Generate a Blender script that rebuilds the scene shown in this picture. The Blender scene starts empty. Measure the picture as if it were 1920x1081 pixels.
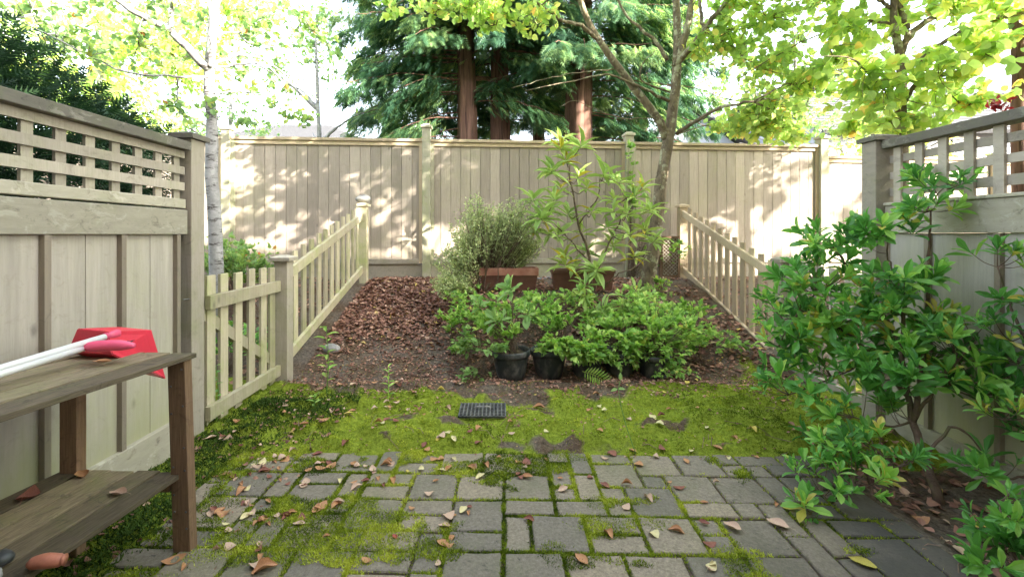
import bpy, math, random
import numpy as np
from mathutils import Vector
RNG = np.random.default_rng(7)
random.seed(7)
R = math.radians
scene = bpy.context.scene
COL = scene.collection

# ------------------------------------------------------------------ camera, sky, sun, exposure
EYE = 1.25
F = 850.0                     # focal length in photo pixels (1920 wide)
cam = bpy.data.cameras.new("camera")
cam.lens = 36.0 * F / 1920
cam.sensor_width = 36
cam.shift_x = 25 / 1920
cam.shift_y = -102 / 1920
cam.clip_start = 0.02
cam.clip_end = 1500
camo = bpy.data.objects.new("camera", cam)
COL.objects.link(camo)
camo.location = (0, 0, EYE)
camo.rotation_euler = (R(90), 0, 0)
scene.camera = camo

SUN = Vector((0.75, -0.50, 0.44)).normalized()
world = bpy.data.worlds.new("World")
scene.world = world
world.use_nodes = True
wn = world.node_tree.nodes
sky = wn.new("ShaderNodeTexSky")
sky.sky_type = 'NISHITA'
sky.sun_disc = False
sky.sun_elevation = math.asin(SUN.z)
sky.sun_rotation = math.atan2(SUN.x, SUN.y)
sky.dust_density = 2.0
hs = wn.new("ShaderNodeHueSaturation")      # hazy autumn sky: paler than clear air
hs.inputs["Saturation"].default_value = .5
world.node_tree.links.new(sky.outputs[0], hs.inputs["Color"])
world.node_tree.links.new(hs.outputs[0], wn["Background"].inputs[0])
wn["Background"].inputs[1].default_value = 0.15
sl = bpy.data.lights.new("sun", 'SUN')
sl.energy = 2.9
sl.angle = R(0.6)
sl.color = (1.0, 0.93, 0.82)
so = bpy.data.objects.new("sun", sl)
COL.objects.link(so)
so.location = (8, -6, 12)
so.rotation_euler = SUN.to_track_quat('Z', 'Y').to_euler()

scene.view_settings.view_transform = 'Standard'
scene.view_settings.look = 'None'
scene.view_settings.gamma = 1.0
scene.view_settings.exposure = 3.32
scene.cycles.max_bounces = 8
scene.cycles.transparent_max_bounces = 6

def P(px, py, Y):
    """a point of the photograph (1920 wide) at distance Y"""
    return np.array([(px - 935) * Y / F, Y, EYE - (py - 438) * Y / F])

# ------------------------------------------------------------------ noise
_perm = np.random.default_rng(3).random((256, 256))
def vnoise(x, y):
    x = np.asarray(x, float); y = np.asarray(y, float)
    xi = np.floor(x).astype(int); yi = np.floor(y).astype(int)
    fx = x - xi; fy = y - yi
    fx = fx * fx * (3 - 2 * fx); fy = fy * fy * (3 - 2 * fy)
    g = lambda a, b: _perm[a & 255, b & 255]
    return (g(xi, yi) * (1 - fx) + g(xi + 1, yi) * fx) * (1 - fy) + (g(xi, yi + 1) * (1 - fx) + g(xi + 1, yi + 1) * fx) * fy
def fbm(x, y, o=4):
    s = 0; a = .5; t = 0
    for k in range(o):
        s = s + a * vnoise(np.asarray(x) * 2 ** k + 17.3 * k, np.asarray(y) * 2 ** k + 5.7 * k); t += a; a *= .5
    return s / t
def sstep(a, b, x):
    t = np.clip((np.asarray(x, float) - a) / (b - a), 0, 1)
    return t * t * (3 - 2 * t)

# ------------------------------------------------------------------ materials
def newmat(name):
    m = bpy.data.materials.new(name)
    m.use_nodes = True
    nt = m.node_tree
    return m, nt, nt.nodes["Principled BSDF"]
def N(nt, kind, **kw):
    n = nt.nodes.new("ShaderNode" + kind)
    for k, v in kw.items():
        if k in n.inputs: n.inputs[k].default_value = v
        else: setattr(n, k, v)
    return n
def ramp(nt, fac, stops, interp='LINEAR'):
    r = N(nt, "ValToRGB")
    r.color_ramp.interpolation = interp
    e = r.color_ramp.elements
    while len(e) < len(stops): e.new(.5)
    for i, (p, c) in enumerate(stops):
        e[i].position = p
        e[i].color = (*c, 1) if len(c) == 3 else c
    nt.links.new(fac, r.inputs[0])
    return r.outputs[0]
def noise(nt, scale, sc=(1, 1, 1), detail=5, rough=.6, coord="Object", dist=0):
    tc = N(nt, "TexCoord"); mp = N(nt, "Mapping"); mp.inputs["Scale"].default_value = sc
    n = N(nt, "TexNoise"); n.inputs["Scale"].default_value = scale; n.inputs["Detail"].default_value = detail
    n.inputs["Roughness"].default_value = rough; n.inputs["Distortion"].default_value = dist
    nt.links.new(tc.outputs[coord], mp.inputs[0]); nt.links.new(mp.outputs[0], n.inputs["Vector"])
    return n.outputs["Fac"]
def mix(nt, fac, a, b, mode='MIX'):
    m = N(nt, "Mix", data_type='RGBA', blend_type=mode)
    def put(v, s):
        if isinstance(v, tuple): s.default_value = (*v, 1)
        else: nt.links.new(v, s)
    if isinstance(fac, (int, float)): m.inputs[0].default_value = fac
    else: nt.links.new(fac, m.inputs[0])
    put(a, m.inputs[6]); put(b, m.inputs[7])
    return m.outputs[2]
def attr(nt, name):
    return N(nt, "Attribute", attribute_name=name).outputs["Fac"]
def bump(nt, b, h, strength=.4, dist=.01):
    n = N(nt, "Bump"); n.inputs["Strength"].default_value = strength; n.inputs["Distance"].default_value = dist
    nt.links.new(h, n.inputs["Height"]); nt.links.new(n.outputs[0], b.inputs["Normal"])
def wood(name, base, green, dirt, gamt=.5, grain=(14, 14, 1.2), var=.25, rough=.8, gs=3.0, dirtamt=.55, gd=.82, knots=False, algae=0, peel=None):
    m, nt, b = newmat(name)
    g = noise(nt, 6, grain, 6, .65)
    c = mix(nt, ramp(nt, g, [(.3, (0, 0, 0)), (.7, (1, 1, 1))]), tuple(x * gd for x in base), base)
    gm = ramp(nt, noise(nt, gs, (1, 1, .7), 6, .7, dist=.6), [(.48 - .2 * (gamt - .5), (0, 0, 0)), (.72 - .2 * (gamt - .5), (gamt + .2,) * 3)])
    c = mix(nt, gm, c, green)
    dm = ramp(nt, noise(nt, 9, (1, 1, 1.4), 8, .75, dist=1.5), [(.55, (0, 0, 0)), (.72, (dirtamt,) * 3)])
    c = mix(nt, dm, c, dirt)
    if peel:
        c = mix(nt, ramp(nt, noise(nt, 8, (1, 1, 1.6), 9, .72, dist=.7), [(.55, (0, 0, 0)), (.61, (.5,) * 3), (.8, (.6,) * 3)]), c, peel)
    if knots:
        tc = N(nt, "TexCoord"); mp = N(nt, "Mapping"); mp.inputs["Scale"].default_value = (1, 1, .55)
        vo = N(nt, "TexVoronoi"); vo.inputs["Scale"].default_value = 5.5
        nt.links.new(tc.outputs["Object"], mp.inputs[0]); nt.links.new(mp.outputs[0], vo.inputs["Vector"])
        c = mix(nt, ramp(nt, vo.outputs["Distance"], [(.035, (.75,) * 3), (.075, (.3,) * 3), (.11, (0, 0, 0))]), c, tuple(x * .4 for x in base))
        st = noise(nt, 5, (2.2, 2.2, .12), 6, .7)
        c = mix(nt, ramp(nt, st, [(.50, (0, 0, 0)), (.72, (.5,) * 3)]), c, tuple(x * .55 for x in base))
    if algae:
        tc = N(nt, "TexCoord"); sp = N(nt, "SeparateXYZ"); nt.links.new(tc.outputs["Object"], sp.inputs[0])
        ma = N(nt, "Math", operation='MULTIPLY_ADD'); nt.links.new(noise(nt, 6, (1, 1, .4), 6, .7), ma.inputs[0]); ma.inputs[1].default_value = -.9; nt.links.new(sp.outputs[2], ma.inputs[2])
        mr = N(nt, "MapRange"); nt.links.new(ma.outputs[0], mr.inputs[0]); mr.inputs[1].default_value = -.30; mr.inputs[2].default_value = .10; mr.inputs[3].default_value = algae; mr.inputs[4].default_value = 0
        c = mix(nt, mr.outputs[0], c, green)
    r = ramp(nt, attr(nt, "rnd"), [(0, (1 - var,) * 3), (1, (1 + var * .6,) * 3)])
    c = mix(nt, 1.0, c, r, 'MULTIPLY')
    nt.links.new(c, b.inputs["Base Color"])
    b.inputs["Roughness"].default_value = rough
    b.inputs["Specular IOR Level"].default_value = .25
    bump(nt, b, g, .5, .004)
    return m
def leafmat(name, stops, trans=.4, rough=.45, tcol=1.5, spec=.4):
    m, nt, b = newmat(name)
    c = ramp(nt, attr(nt, "rnd"), stops)
    n = noise(nt, 18, detail=2)
    c = mix(nt, ramp(nt, n, [(.3, (0, 0, 0)), (.8, (.25,) * 3)]), c, mix(nt, 1.0, c, (1.3, 1.2, .7), 'MULTIPLY'))
    nt.links.new(c, b.inputs["Base Color"])
    b.inputs["Roughness"].default_value = rough
    b.inputs["Specular IOR Level"].default_value = spec
    t = N(nt, "BsdfTranslucent")
    tc = mix(nt, 1.0, c, (tcol, tcol, tcol * .7), 'MULTIPLY')
    nt.links.new(tc, t.inputs["Color"])
    ms = N(nt, "MixShader"); ms.inputs[0].default_value = trans
    nt.links.new(b.outputs[0], ms.inputs[1]); nt.links.new(t.outputs[0], ms.inputs[2])
    nt.links.new(ms.outputs[0], nt.nodes["Material Output"].inputs[0])
    return m
def simple(name, col, rough=.5, var=.15, scale=12, metal=0, b2=None, bmp=.15, bd=.003, stretch=(1, 1, 1), det=6, lo=.35, hi=.7):
    m, nt, b = newmat(name)
    n = noise(nt, scale, stretch, det, .65)
    c = mix(nt, ramp(nt, n, [(lo, (0, 0, 0)), (hi, (1, 1, 1))]), tuple(x * (1 - var) for x in col), b2 or tuple(min(1, x * (1 + var)) for x in col))
    nt.links.new(c, b.inputs["Base Color"])
    b.inputs["Roughness"].default_value = rough; b.inputs["Metallic"].default_value = metal
    bump(nt, b, n, bmp, bd)
    return m

M = {}
M['fence_beige'] = wood("weathered beige fence", (.48, .42, .335), (.32, .32, .18), (.17, .14, .10), .45, (14, 14, 1.2))
M['fence_stain'] = wood("algae stained rail", (.43, .39, .30), (.29, .29, .16), (.13, .11, .08), .35, (6, 1.5, 6), gs=3, dirtamt=.9, peel=(.56, .52, .42))
M['panel_grey'] = wood("painted panel", (.49, .44, .365), (.38, .37, .22), (.27, .23, .17), .36, (9, 9, .7), .14, gs=1.8, dirtamt=.5, algae=.9, knots=True)
M['panel_right'] = wood("painted grey panel", (.50, .46, .40), (.42, .39, .22), (.28, .25, .2), .32, (9, 9, .7), .1, gs=1.6, dirtamt=.2, algae=.8)
M['fence_right'] = wood("grey painted fence wood", (.44, .385, .31), (.28, .29, .15), (.13, .115, .09), .45, (6, 1.5, 6))
M['batten'] = wood("dark batten", (.27, .225, .17), (.21, .20, .12), (.1, .09, .08), .3)
M['picket'] = wood("picket wood", (.54, .47, .33), (.34, .37, .14), (.20, .18, .12), .62, (14, 14, 1.2), .3, knots=True)
M['picket_warm'] = wood("warm picket wood", (.56, .44, .30), (.40, .36, .19), (.22, .17, .12), .34, (14, 14, 1.2), .25)
M['back_board'] = wood("back fence boards", (.47, .395, .325), (.36, .34, .20), (.24, .18, .14), .35, (26, 26, .8), .25, gs=1.5, dirtamt=.4, gd=.7, knots=True)
M['back_post'] = wood("mossy back fence post", (.48, .44, .33), (.31, .36, .14), (.2, .17, .13), .6)
M['shelf_wood'] = wood("weathered shelf boards", (.30, .235, .15), (.19, .19, .08), (.045, .04, .035), .5, (30, 1.5, 30), .6, gs=6, dirtamt=.95, gd=.42)
M['shelf_leg'] = wood("brown shelf legs", (.30, .185, .11), (.22, .18, .10), (.08, .05, .035), .35, (26, 26, 1.6), .25, gs=5, dirtamt=.8, gd=.6)
M['cap_dark'] = wood("mossy cap rail", (.17, .155, .125), (.15, .16, .09), (.04, .038, .034), .5, (5, 2, 5), .2, gs=7, dirtamt=.95, peel=(.33, .31, .25))
M['moss_blade'] = leafmat("moss", [(0, (.06, .10, .012)), (.5, (.25, .33, .03)), (1, (.50, .54, .08))], .25, .8, 1.2, .1)
M['dark_moss'] = leafmat("dark moss", [(0, (.02, .04, .012)), (1, (.09, .16, .03))], .2, .8, 1.1, .1)
M['rubber'] = simple("black plastic grate", (.07, .075, .078), .75, .4, 20, b2=(.17, .165, .15), det=8)

# leaves
M['lf_yellow'] = leafmat("sunlit yellow green leaves", [(0, (.22, .34, .12)), (.6, (.37, .50, .18)), (.95, (.58, .60, .22)), (1, (.6, .38, .14))], .6, .45, 1.9)
M['lf_green'] = leafmat("soft green leaves", [(0, (.13, .24, .11)), (.6, (.25, .38, .15)), (.97, (.36, .45, .14)), (1, (.45, .15, .05))], .45, .5, 1.7)
M['lf_cedar'] = leafmat("cedar sprays", [(0, (.03, .09, .055)), (.6, (.08, .18, .085)), (1, (.32, .44, .16))], .38, .55, 1.5)
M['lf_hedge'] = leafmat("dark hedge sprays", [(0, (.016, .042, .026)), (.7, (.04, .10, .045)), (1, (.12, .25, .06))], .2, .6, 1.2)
M['lf_shrub'] = leafmat("glossy shrub leaves", [(0, (.06, .19, .05)), (.55, (.14, .37, .08)), (.95, (.36, .59, .13)), (1, (.5, .45, .1))], .38, .33, 1.6, .5)
M['lf_rhodo'] = leafmat("rhododendron leaves", [(0, (.18, .30, .09)), (.7, (.38, .52, .17)), (.97, (.34, .42, .11)), (1, (.5, .42, .05))], .3, .4, 1.5)
M['lf_box'] = leafmat("variegated small leaves", [(0, (.24, .32, .15)), (.6, (.46, .53, .27)), (1, (.74, .75, .45))], .3, .6, 1.3)
M['lf_pot'] = leafmat("bright pot foliage", [(0, (.10, .22, .06)), (.5, (.26, .45, .10)), (.93, (.50, .64, .20)), (1, (.5, .45, .12))], .4, .5, 1.5)
M['lf_big'] = leafmat("soft large leaves", [(0, (.16, .30, .09)), (1, (.28, .42, .15))], .4, .5, 1.4)
M['lf_litter'] = leafmat("leaf litter", [(0, (.07, .042, .032)), (.3, (.20, .10, .075)), (.7, (.40, .22, .165)), (.95, (.58, .41, .31)), (1, (.62, .47, .14))], .1, .75, 1.2, .2)
M['lf_red'] = leafmat("dark red leaves", [(0, (.18, .01, .02)), (1, (.32, .02, .03))], .3, .4)

def bark(name, c1, c2, c3, s1, st1, s2, st2, lo=.5, hi=.6):
    m, nt, b = newmat(name)
    a = noise(nt, s1, st1, 6, .7, dist=.4); d = noise(nt, s2, st2, 5, .7)
    c = mix(nt, ramp(nt, a, [(.35, (0, 0, 0)), (.65, (1, 1, 1))]), c1, c2)
    c = mix(nt, ramp(nt, d, [(lo, (0, 0, 0)), (hi, (1, 1, 1))]), c, c3)
    nt.links.new(c, b.inputs["Base Color"]); b.inputs["Roughness"].default_value = .85
    b.inputs["Specular IOR Level"].default_value = .2
    bump(nt, b, a, .8, .012)
    return m
M['bark_pale'] = bark("pale blotched bark", (.24, .235, .23), (.38, .37, .36), (.08, .07, .065), 9, (1, 1, 1), 8, (1, 1, 3.5), .54, .63)
M['bark_grey'] = bark("mottled lichen bark", (.09, .068, .048), (.24, .19, .13), (.36, .35, .24), 16, (1, 1, .5), 9, (1, 1, .8), .53, .60)
M['bark_cedar'] = bark("red cedar bark", (.10, .055, .042), (.24, .135, .10), (.05, .028, .024), 12, (1, 1, .08), 16, (1, 1, .06), .52, .66)
M['twig'] = bark("brown stems", (.09, .06, .045), (.20, .14, .10), (.13, .11, .06), 15, (1, 1, 1), 9, (1, 1, 1))

# ------------------------------------------------------------------ mesh building
class MB:
    def __init__(s): s.v = []; s.li = []; s.lt = []; s.r = []; s.n = 0
    def add(s, v, f, r=None):
        v = np.asarray(v, float).reshape(-1, 3)
        s.v.append(v)
        for q in f:
            s.lt.append(np.array([len(q)])); s.li.append(np.asarray(q) + s.n)
        s.r.append(np.full(len(v), random.random() if r is None else r) if np.isscalar(r) or r is None else r)
        s.n += len(v)
    def addmany(s, V, f, r):
        """V (N,k,3) copies of one template with faces f, r (N,)"""
        Nn, k, _ = V.shape
        s.v.append(V.reshape(-1, 3)); s.r.append(np.repeat(r, k))
        off = s.n + np.arange(Nn)[:, None] * k
        bylen = {}
        for q in f: bylen.setdefault(len(q), []).append(q)
        for L, qs in bylen.items():
            qa = np.array(qs).reshape(1, -1) + off
            s.li.append(qa.reshape(-1)); s.lt.append(np.full(Nn * len(qs), L))
        s.n += Nn * k
    def box(s, c, size, rz=0, r=None, taper=None):
        c = np.array(c); h = np.array(size) / 2
        v = np.array([[x, y, z] for z in (-1, 1) for y in (-1, 1) for x in (-1, 1)], float) * h
        if rz:
            a = np.array([[math.cos(rz), -math.sin(rz), 0], [math.sin(rz), math.cos(rz), 0], [0, 0, 1]]); v = v @ a.T
        s.add(v + c, [(0, 2, 3, 1), (4, 5, 7, 6), (0, 1, 5, 4), (2, 6, 7, 3), (0, 4, 6, 2), (1, 3, 7, 5)], r)
    def span(s, a, b, r=None):
        a = np.array(a, float); b = np.array(b, float)
        s.box((a + b) / 2, np.abs(b - a), 0, r)
    def beam(s, p0, p1, w, h, up=(0, 0, 1), r=None):
        """bar from p0 to p1, w across, h along up"""
        p0 = np.array(p0, float); p1 = np.array(p1, float); d = p1 - p0; d /= np.linalg.norm(d)
        sd = np.cross(d, up); sd /= np.linalg.norm(sd); u = np.cross(sd, d)
        v = [p + sd * w / 2 * i + u * h / 2 * j for p in (p0, p1) for i, j in ((-1, -1), (1, -1), (1, 1), (-1, 1))]
        s.add(v, [(0, 3, 2, 1), (4, 5, 6, 7), (0, 1, 5, 4), (1, 2, 6, 5), (2, 3, 7, 6), (3, 0, 4, 7)], r)
    def vbeam(s, p0, p1, w, h, r=None):
        """rail from p0 to p1 whose section stays upright: w across, h vertical, ends cut plumb"""
        p0 = np.array(p0, float); p1 = np.array(p1, float); d = p1 - p0; d[2] = 0; d /= np.linalg.norm(d)
        sd = np.array([d[1], -d[0], 0]); u = np.array([0, 0, 1.])
        v = [p + sd * w / 2 * i + u * h / 2 * j for p in (p0, p1) for i, j in ((-1, -1), (1, -1), (1, 1), (-1, 1))]
        s.add(v, [(0, 3, 2, 1), (4, 5, 6, 7), (0, 1, 5, 4), (1, 2, 6, 5), (2, 3, 7, 6), (3, 0, 4, 7)], r)
    def tube(s, pts, rad, n=8, r=None, cap=True, wob=0):
        pts = np.array(pts, float); rad = np.broadcast_to(rad, (len(pts),)).astype(float)
        T = np.gradient(pts, axis=0); T /= np.linalg.norm(T, axis=1)[:, None] + 1e-9
        ref = np.array([0, 0, 1.]) if abs(T[0][2]) < .9 else np.array([1., 0, 0])
        rings = []; a = np.arange(n) * 2 * math.pi / n
        for p, t, q in zip(pts, T, rad):
            u = np.cross(t, ref); nu = np.linalg.norm(u)
            if nu < 1e-3: u = np.cross(t, (0, 1, 0)); nu = np.linalg.norm(u)
            u /= nu; w = np.cross(t, u); ref = np.cross(u, t) if nu < 1e-3 else ref
            k = q * (1 + (RNG.random(n) - .5) * wob)
            rings.append(p + np.outer(np.cos(a) * k, u) + np.outer(np.sin(a) * k, w))
        V = np.concatenate(rings); m = len(pts); f = []
        for i in range(m - 1):
            for j in range(n):
                f.append((i * n + j, i * n + (j + 1) % n, (i + 1) * n + (j + 1) % n, (i + 1) * n + j))
        if cap: f += [tuple(range(n))[::-1], tuple((m - 1) * n + j for j in range(n))]
        s.add(V, f, r)
    def lathe(s, c, prof, n=32, r=None):
        c = np.array(c); a = np.arange(n) * 2 * math.pi / n
        V = np.concatenate([np.stack([q * np.cos(a), q * np.sin(a), np.full(n, z)], 1) for q, z in prof]) + c
        f = [(i * n + j, i * n + (j + 1) % n, (i + 1) * n + (j + 1) % n, (i + 1) * n + j) for i in range(len(prof) - 1) for j in range(n)]
        s.add(V, f, r)
    def build(s, name, mat, parent=None, base=None, smooth=False, bev=0):
        V = np.concatenate(s.v); li = np.concatenate(s.li); lt = np.concatenate(s.lt)
        if parent is not None: b = np.array(parent["_b"])
        elif base is not None: b = np.array(base, float)
        else: b = np.array([(V[:, 0].min() + V[:, 0].max()) / 2, (V[:, 1].min() + V[:, 1].max()) / 2, V[:, 2].min()])
        me = bpy.data.meshes.new(name)
        me.vertices.add(len(V)); me.vertices.foreach_set("co", (V - b).astype(np.float32).ravel())
        me.loops.add(len(li)); me.loops.foreach_set("vertex_index", li.astype(np.int32))
        me.polygons.add(len(lt)); st = np.concatenate([[0], np.cumsum(lt)[:-1]])
        me.polygons.foreach_set("loop_start", st.astype(np.int32))
        me.polygons.foreach_set("loop_total", lt.astype(np.int32))
        me.update(calc_edges=True); me.validate()
        a = me.attributes.new("rnd", 'FLOAT', 'POINT'); a.data.foreach_set("value", np.concatenate(s.r).astype(np.float32))
        me.materials.append(M[mat] if isinstance(mat, str) else mat)
        me.polygons.foreach_set("use_smooth", np.full(len(lt), bool(smooth)))
        o = bpy.data.objects.new(name, me); COL.objects.link(o)
        if parent is not None: o.parent = parent
        else: o.location = b
        o["_b"] = list(map(float, b))
        if bev:
            md = o.modifiers.new("bevel", 'BEVEL'); md.width = bev; md.segments = 2; md.limit_method = 'ANGLE'
        return o

def tag(o, label=None, cat=None, group=None, kind=None):
    for k, v in (('label', label), ('category', cat), ('group', group), ('kind', kind)):
        if v: o[k] = v
    return o
def thing(name, base, label, cat, group=None):
    o = bpy.data.objects.new(name, None); COL.objects.link(o)
    o.empty_display_size = .1
    o.location = tuple(map(float, base)); o["_b"] = list(map(float, base))
    return tag(o, label, cat, group)

# leaf templates: (verts with axis +Y length 1, faces)
LEAF = (np.array([[0, 0, 0], [0, .35, .0], [0, .7, -.02], [0, 1, -.12], [-.42, .3, .1], [-.38, .65, .06], [.42, .3, .1], [.38, .65, .06]]),
        [(0, 1, 4), (1, 2, 5, 4), (2, 3, 5), (0, 6, 1), (1, 6, 7, 2), (2, 7, 3)])
LEAFOB = (np.array([[0, 0, 0], [0, .4, .0], [0, .75, -.02], [0, 1, -.10], [-.2, .3, .07], [-.43, .62, .07], [-.27, .88, .0], [.2, .3, .07], [.43, .62, .07], [.27, .88, .0]]),
          [(0, 1, 4), (1, 2, 5, 4), (2, 3, 6, 5), (0, 7, 1), (1, 7, 8, 2), (2, 8, 9, 3)])
LEAFROUND = (np.array([[0, 0, 0], [0, .5, -.03], [0, 1, -.1], [-.5, .25, .08], [-.48, .62, .05], [.5, .25, .08], [.48, .62, .05]]),
             [(0, 1, 4, 3), (1, 2, 4), (0, 5, 6, 1), (1, 6, 2)])
LEAFSIMPLE = (np.array([[0, 0, 0], [-.5, .45, .06], [0, 1, -.05], [.5, .45, .06]]), [(0, 3, 2), (0, 2, 1)])
# flat spray of scale foliage: rachis with alternating drooping leaflets
_sv = []; _sf = []
for _k in range(5):
    y = .12 + .17 * _k; L = .42 * (1 - .13 * _k)
    for sg in (-1, 1):
        b = len(_sv)
        _sv += [[0, y - .06, 0], [sg * L, y + .20, -.10], [0, y + .06, 0]]; _sf.append((b, b + 1, b + 2))
_b = len(_sv); _sv += [[-.05, .75, 0], [.05, .75, 0], [0, 1.08, -.08]]; _sf.append((_b, _b + 1, _b + 2))
SPRAY = (np.array(_sv), _sf)

def unit(v): return v / (np.linalg.norm(v, axis=-1, keepdims=True) + 1e-9)
def frames(ax, nr):
    ax = unit(ax); sd = unit(np.cross(ax, nr)); nn = np.cross(sd, ax)
    return np.stack([sd, ax, nn], axis=-1)
def scatter(mb, T, pos, ax, nr, L, W, r):
    """leaves at pos (N,3), axes ax, normals nr, length L, width W*L"""
    n = len(pos); L = np.broadcast_to(L, (n,)); W = np.broadcast_to(W, (n,))
    Fm = frames(ax, nr)
    tv = T[0][None] * np.stack([L * W, L, L], -1)[:, None, :]
    V = np.einsum('nij,nkj->nki', Fm, tv) + pos[:, None, :]
    mb.addmany(V, T[1], r)
def rdir(n): return unit(RNG.normal(size=(n, 3)))

def curve(pts, n=14, wob=0.0):
    """smooth polyline through the given points (Catmull-Rom)"""
    p = np.array(pts, float)
    if len(p) == 2: p = np.array([p[0], (p[0] + p[1]) / 2, p[1]])
    q = np.vstack([2 * p[0] - p[1], p, 2 * p[-1] - p[-2]])
    out = []
    seg = len(p) - 1; m = max(2, n // seg)
    for i in range(seg):
        a, b, c, d = q[i:i + 4]
        for t in np.linspace(0, 1, m, endpoint=False):
            out.append(.5 * ((2 * b) + (c - a) * t + (2 * a - 5 * b + 4 * c - d) * t * t + (3 * b - a - 3 * c + d) * t ** 3))
    out.append(p[-1]); out = np.array(out)
    if wob: out[1:-1] += RNG.normal(size=(len(out) - 2, 3)) * wob
    return out

# ------------------------------------------------------------------ terrain
def hgt(x, y):
    x = np.asarray(x, float); y = np.asarray(y, float)
    ramp1 = .62 * sstep(3.7, 6.25, y) * .35 + .62 * np.clip((y - 3.85) / 2.3, 0, 1) * .65
    bank = .60 * sstep(4.0, 5.25, y)
    mid = sstep(-.75, -.25, x) * (1 - sstep(1.5, 2.2, x))
    h = ramp1 * (1 - mid) + np.maximum(bank, ramp1) * mid
    h = h - .07 * sstep(1.76, 2.0, x) * (1 - sstep(3.0, 3.7, y)) * (1 - sstep(8, 12, x))
    rough = 1
    cush = sstep(2.56, 2.7, y) * (1 - sstep(3.6, 3.9, y)) * (np.abs(x) < 2.6)
    h = h + cush * .045 * (1 - np.exp(-(((x + .1) / .2) ** 2 + ((y - 3.13) / .16) ** 2) ** 2)) * sstep(.45, .7, vnoise(x * 9 + 3, y * 11)) + cush * .012
    pave = (1 - sstep(2.5, 2.62, y)) * (1 - sstep(1.70, 1.76, x)) * sstep(-1.5, -1.4, x)
    h = h + (fbm(x * 4, y * 4) - .5) * .05 * (1 - pave) * rough + (fbm(x * 16, y * 16, 3) - .5) * .022 * (1 - pave)
    far = sstep(12, 60, np.hypot(x, y))
    return (h - .012 * pave) * (1 - far) + .5 * far
def mossmask(x, y):
    n = fbm(x * 2.3 + 4, y * 2.3 + 9); n2 = fbm(x * 9 + 1, y * 9, 3); n3 = fbm(x * 3.1 + 40, y * 4.1 + 9, 5)
    zone = sstep(2.45, 2.6, y + (n - .5) * .25) * (1 - sstep(3.25, 3.8, y - (n - .5) * 1.5 - .25 * sstep(.9, 1.6, x) + .35 * np.exp(-((x - .15) / .5) ** 2)))
    zone = zone * sstep(.12, .46, n3 + .25 * (n2 - .5)) * (.55 + .9 * (n2 - .2)) * (1 - .55 * np.exp(-((x + .05) ** 2 + (y - 3.15) ** 2) / .06))
    left = sstep(-1.1, -1.45, x) * (1 - sstep(3.3, 3.8, y)) * sstep(.9, 1.4, y) * (.3 + n2)
    return np.clip(np.maximum(zone, left), 0, 1)
xs = np.concatenate([[-400, -200, -100, -60, -35, -22, -15, -10, -7, -5.5, -4.5, -3.8], np.arange(-3.3, 3.7, .035), [4, 4.5, 5.5, 7, 10, 15, 22, 35, 60, 100, 200, 400]])
ys = np.concatenate([[-400, -200, -100, -50, -25, -12, -6, -3, -1.5, -.6, 0, .3, .6], np.arange(.75, 7.4, .035), [7.7, 8.2, 9, 10, 12, 15, 20, 30, 50, 90, 160, 300, 500, 900]])
GX, GY = np.meshgrid(xs, ys, indexing='ij')
GZ = hgt(GX, GY)
nx, ny = GX.shape
idx = np.arange(nx * ny).reshape(nx, ny)
quads = np.stack([idx[:-1, :-1], idx[1:, :-1], idx[1:, 1:], idx[:-1, 1:]], -1).reshape(-1, 4)
g = MB(); g.v = [np.stack([GX, GY, GZ], -1).reshape(-1, 3)]; g.li = [quads.ravel()]; g.lt = [np.full(len(quads), 4)]
g.r = [mossmask(GX, GY).ravel()]; g.n = nx * ny
m, nt, b = newmat("soil and moss ground")
n1 = noise(nt, 3, detail=8, rough=.7); n2 = noise(nt, 45, detail=8, rough=.75)
soil = ramp(nt, n2, [(.3, (.035, .024, .016)), (.55, (.13, .085, .052)), (.75, (.28, .21, .14))])
soil2 = ramp(nt, n2, [(.3, (.05, .04, .032)), (.7, (.25, .205, .16))])
soil = mix(nt, ramp(nt, n1, [(.4, (0, 0, 0)), (.6, (1, 1, 1))]), soil, soil2)
moss = ramp(nt, n2, [(.3, (.07, .09, .01)), (.52, (.22, .28, .03)), (.72, (.36, .40, .05))])
add = N(nt, "Math", operation='ADD'); sub = N(nt, "Math", operation='MULTIPLY'); sub.inputs[1].default_value = .5
nt.links.new(n1, sub.inputs[0]); nt.links.new(attr(nt, "rnd"), add.inputs[0]); nt.links.new(sub.outputs[0], add.inputs[1])
c = mix(nt, ramp(nt, add.outputs[0], [(.45, (0, 0, 0)), (.62, (1, 1, 1))]), soil, moss)
nt.links.new(c, b.inputs["Base Color"]); b.inputs["Roughness"].default_value = .95; b.inputs["Specular IOR Level"].default_value = .1
bump(nt, b, n2, .9, .02)
gr = g.build("ground", m, base=(0, 0, 0), smooth=True)
tag(gr, kind='structure', label="dark soil garden bed sloping up to the back fence")

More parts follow.
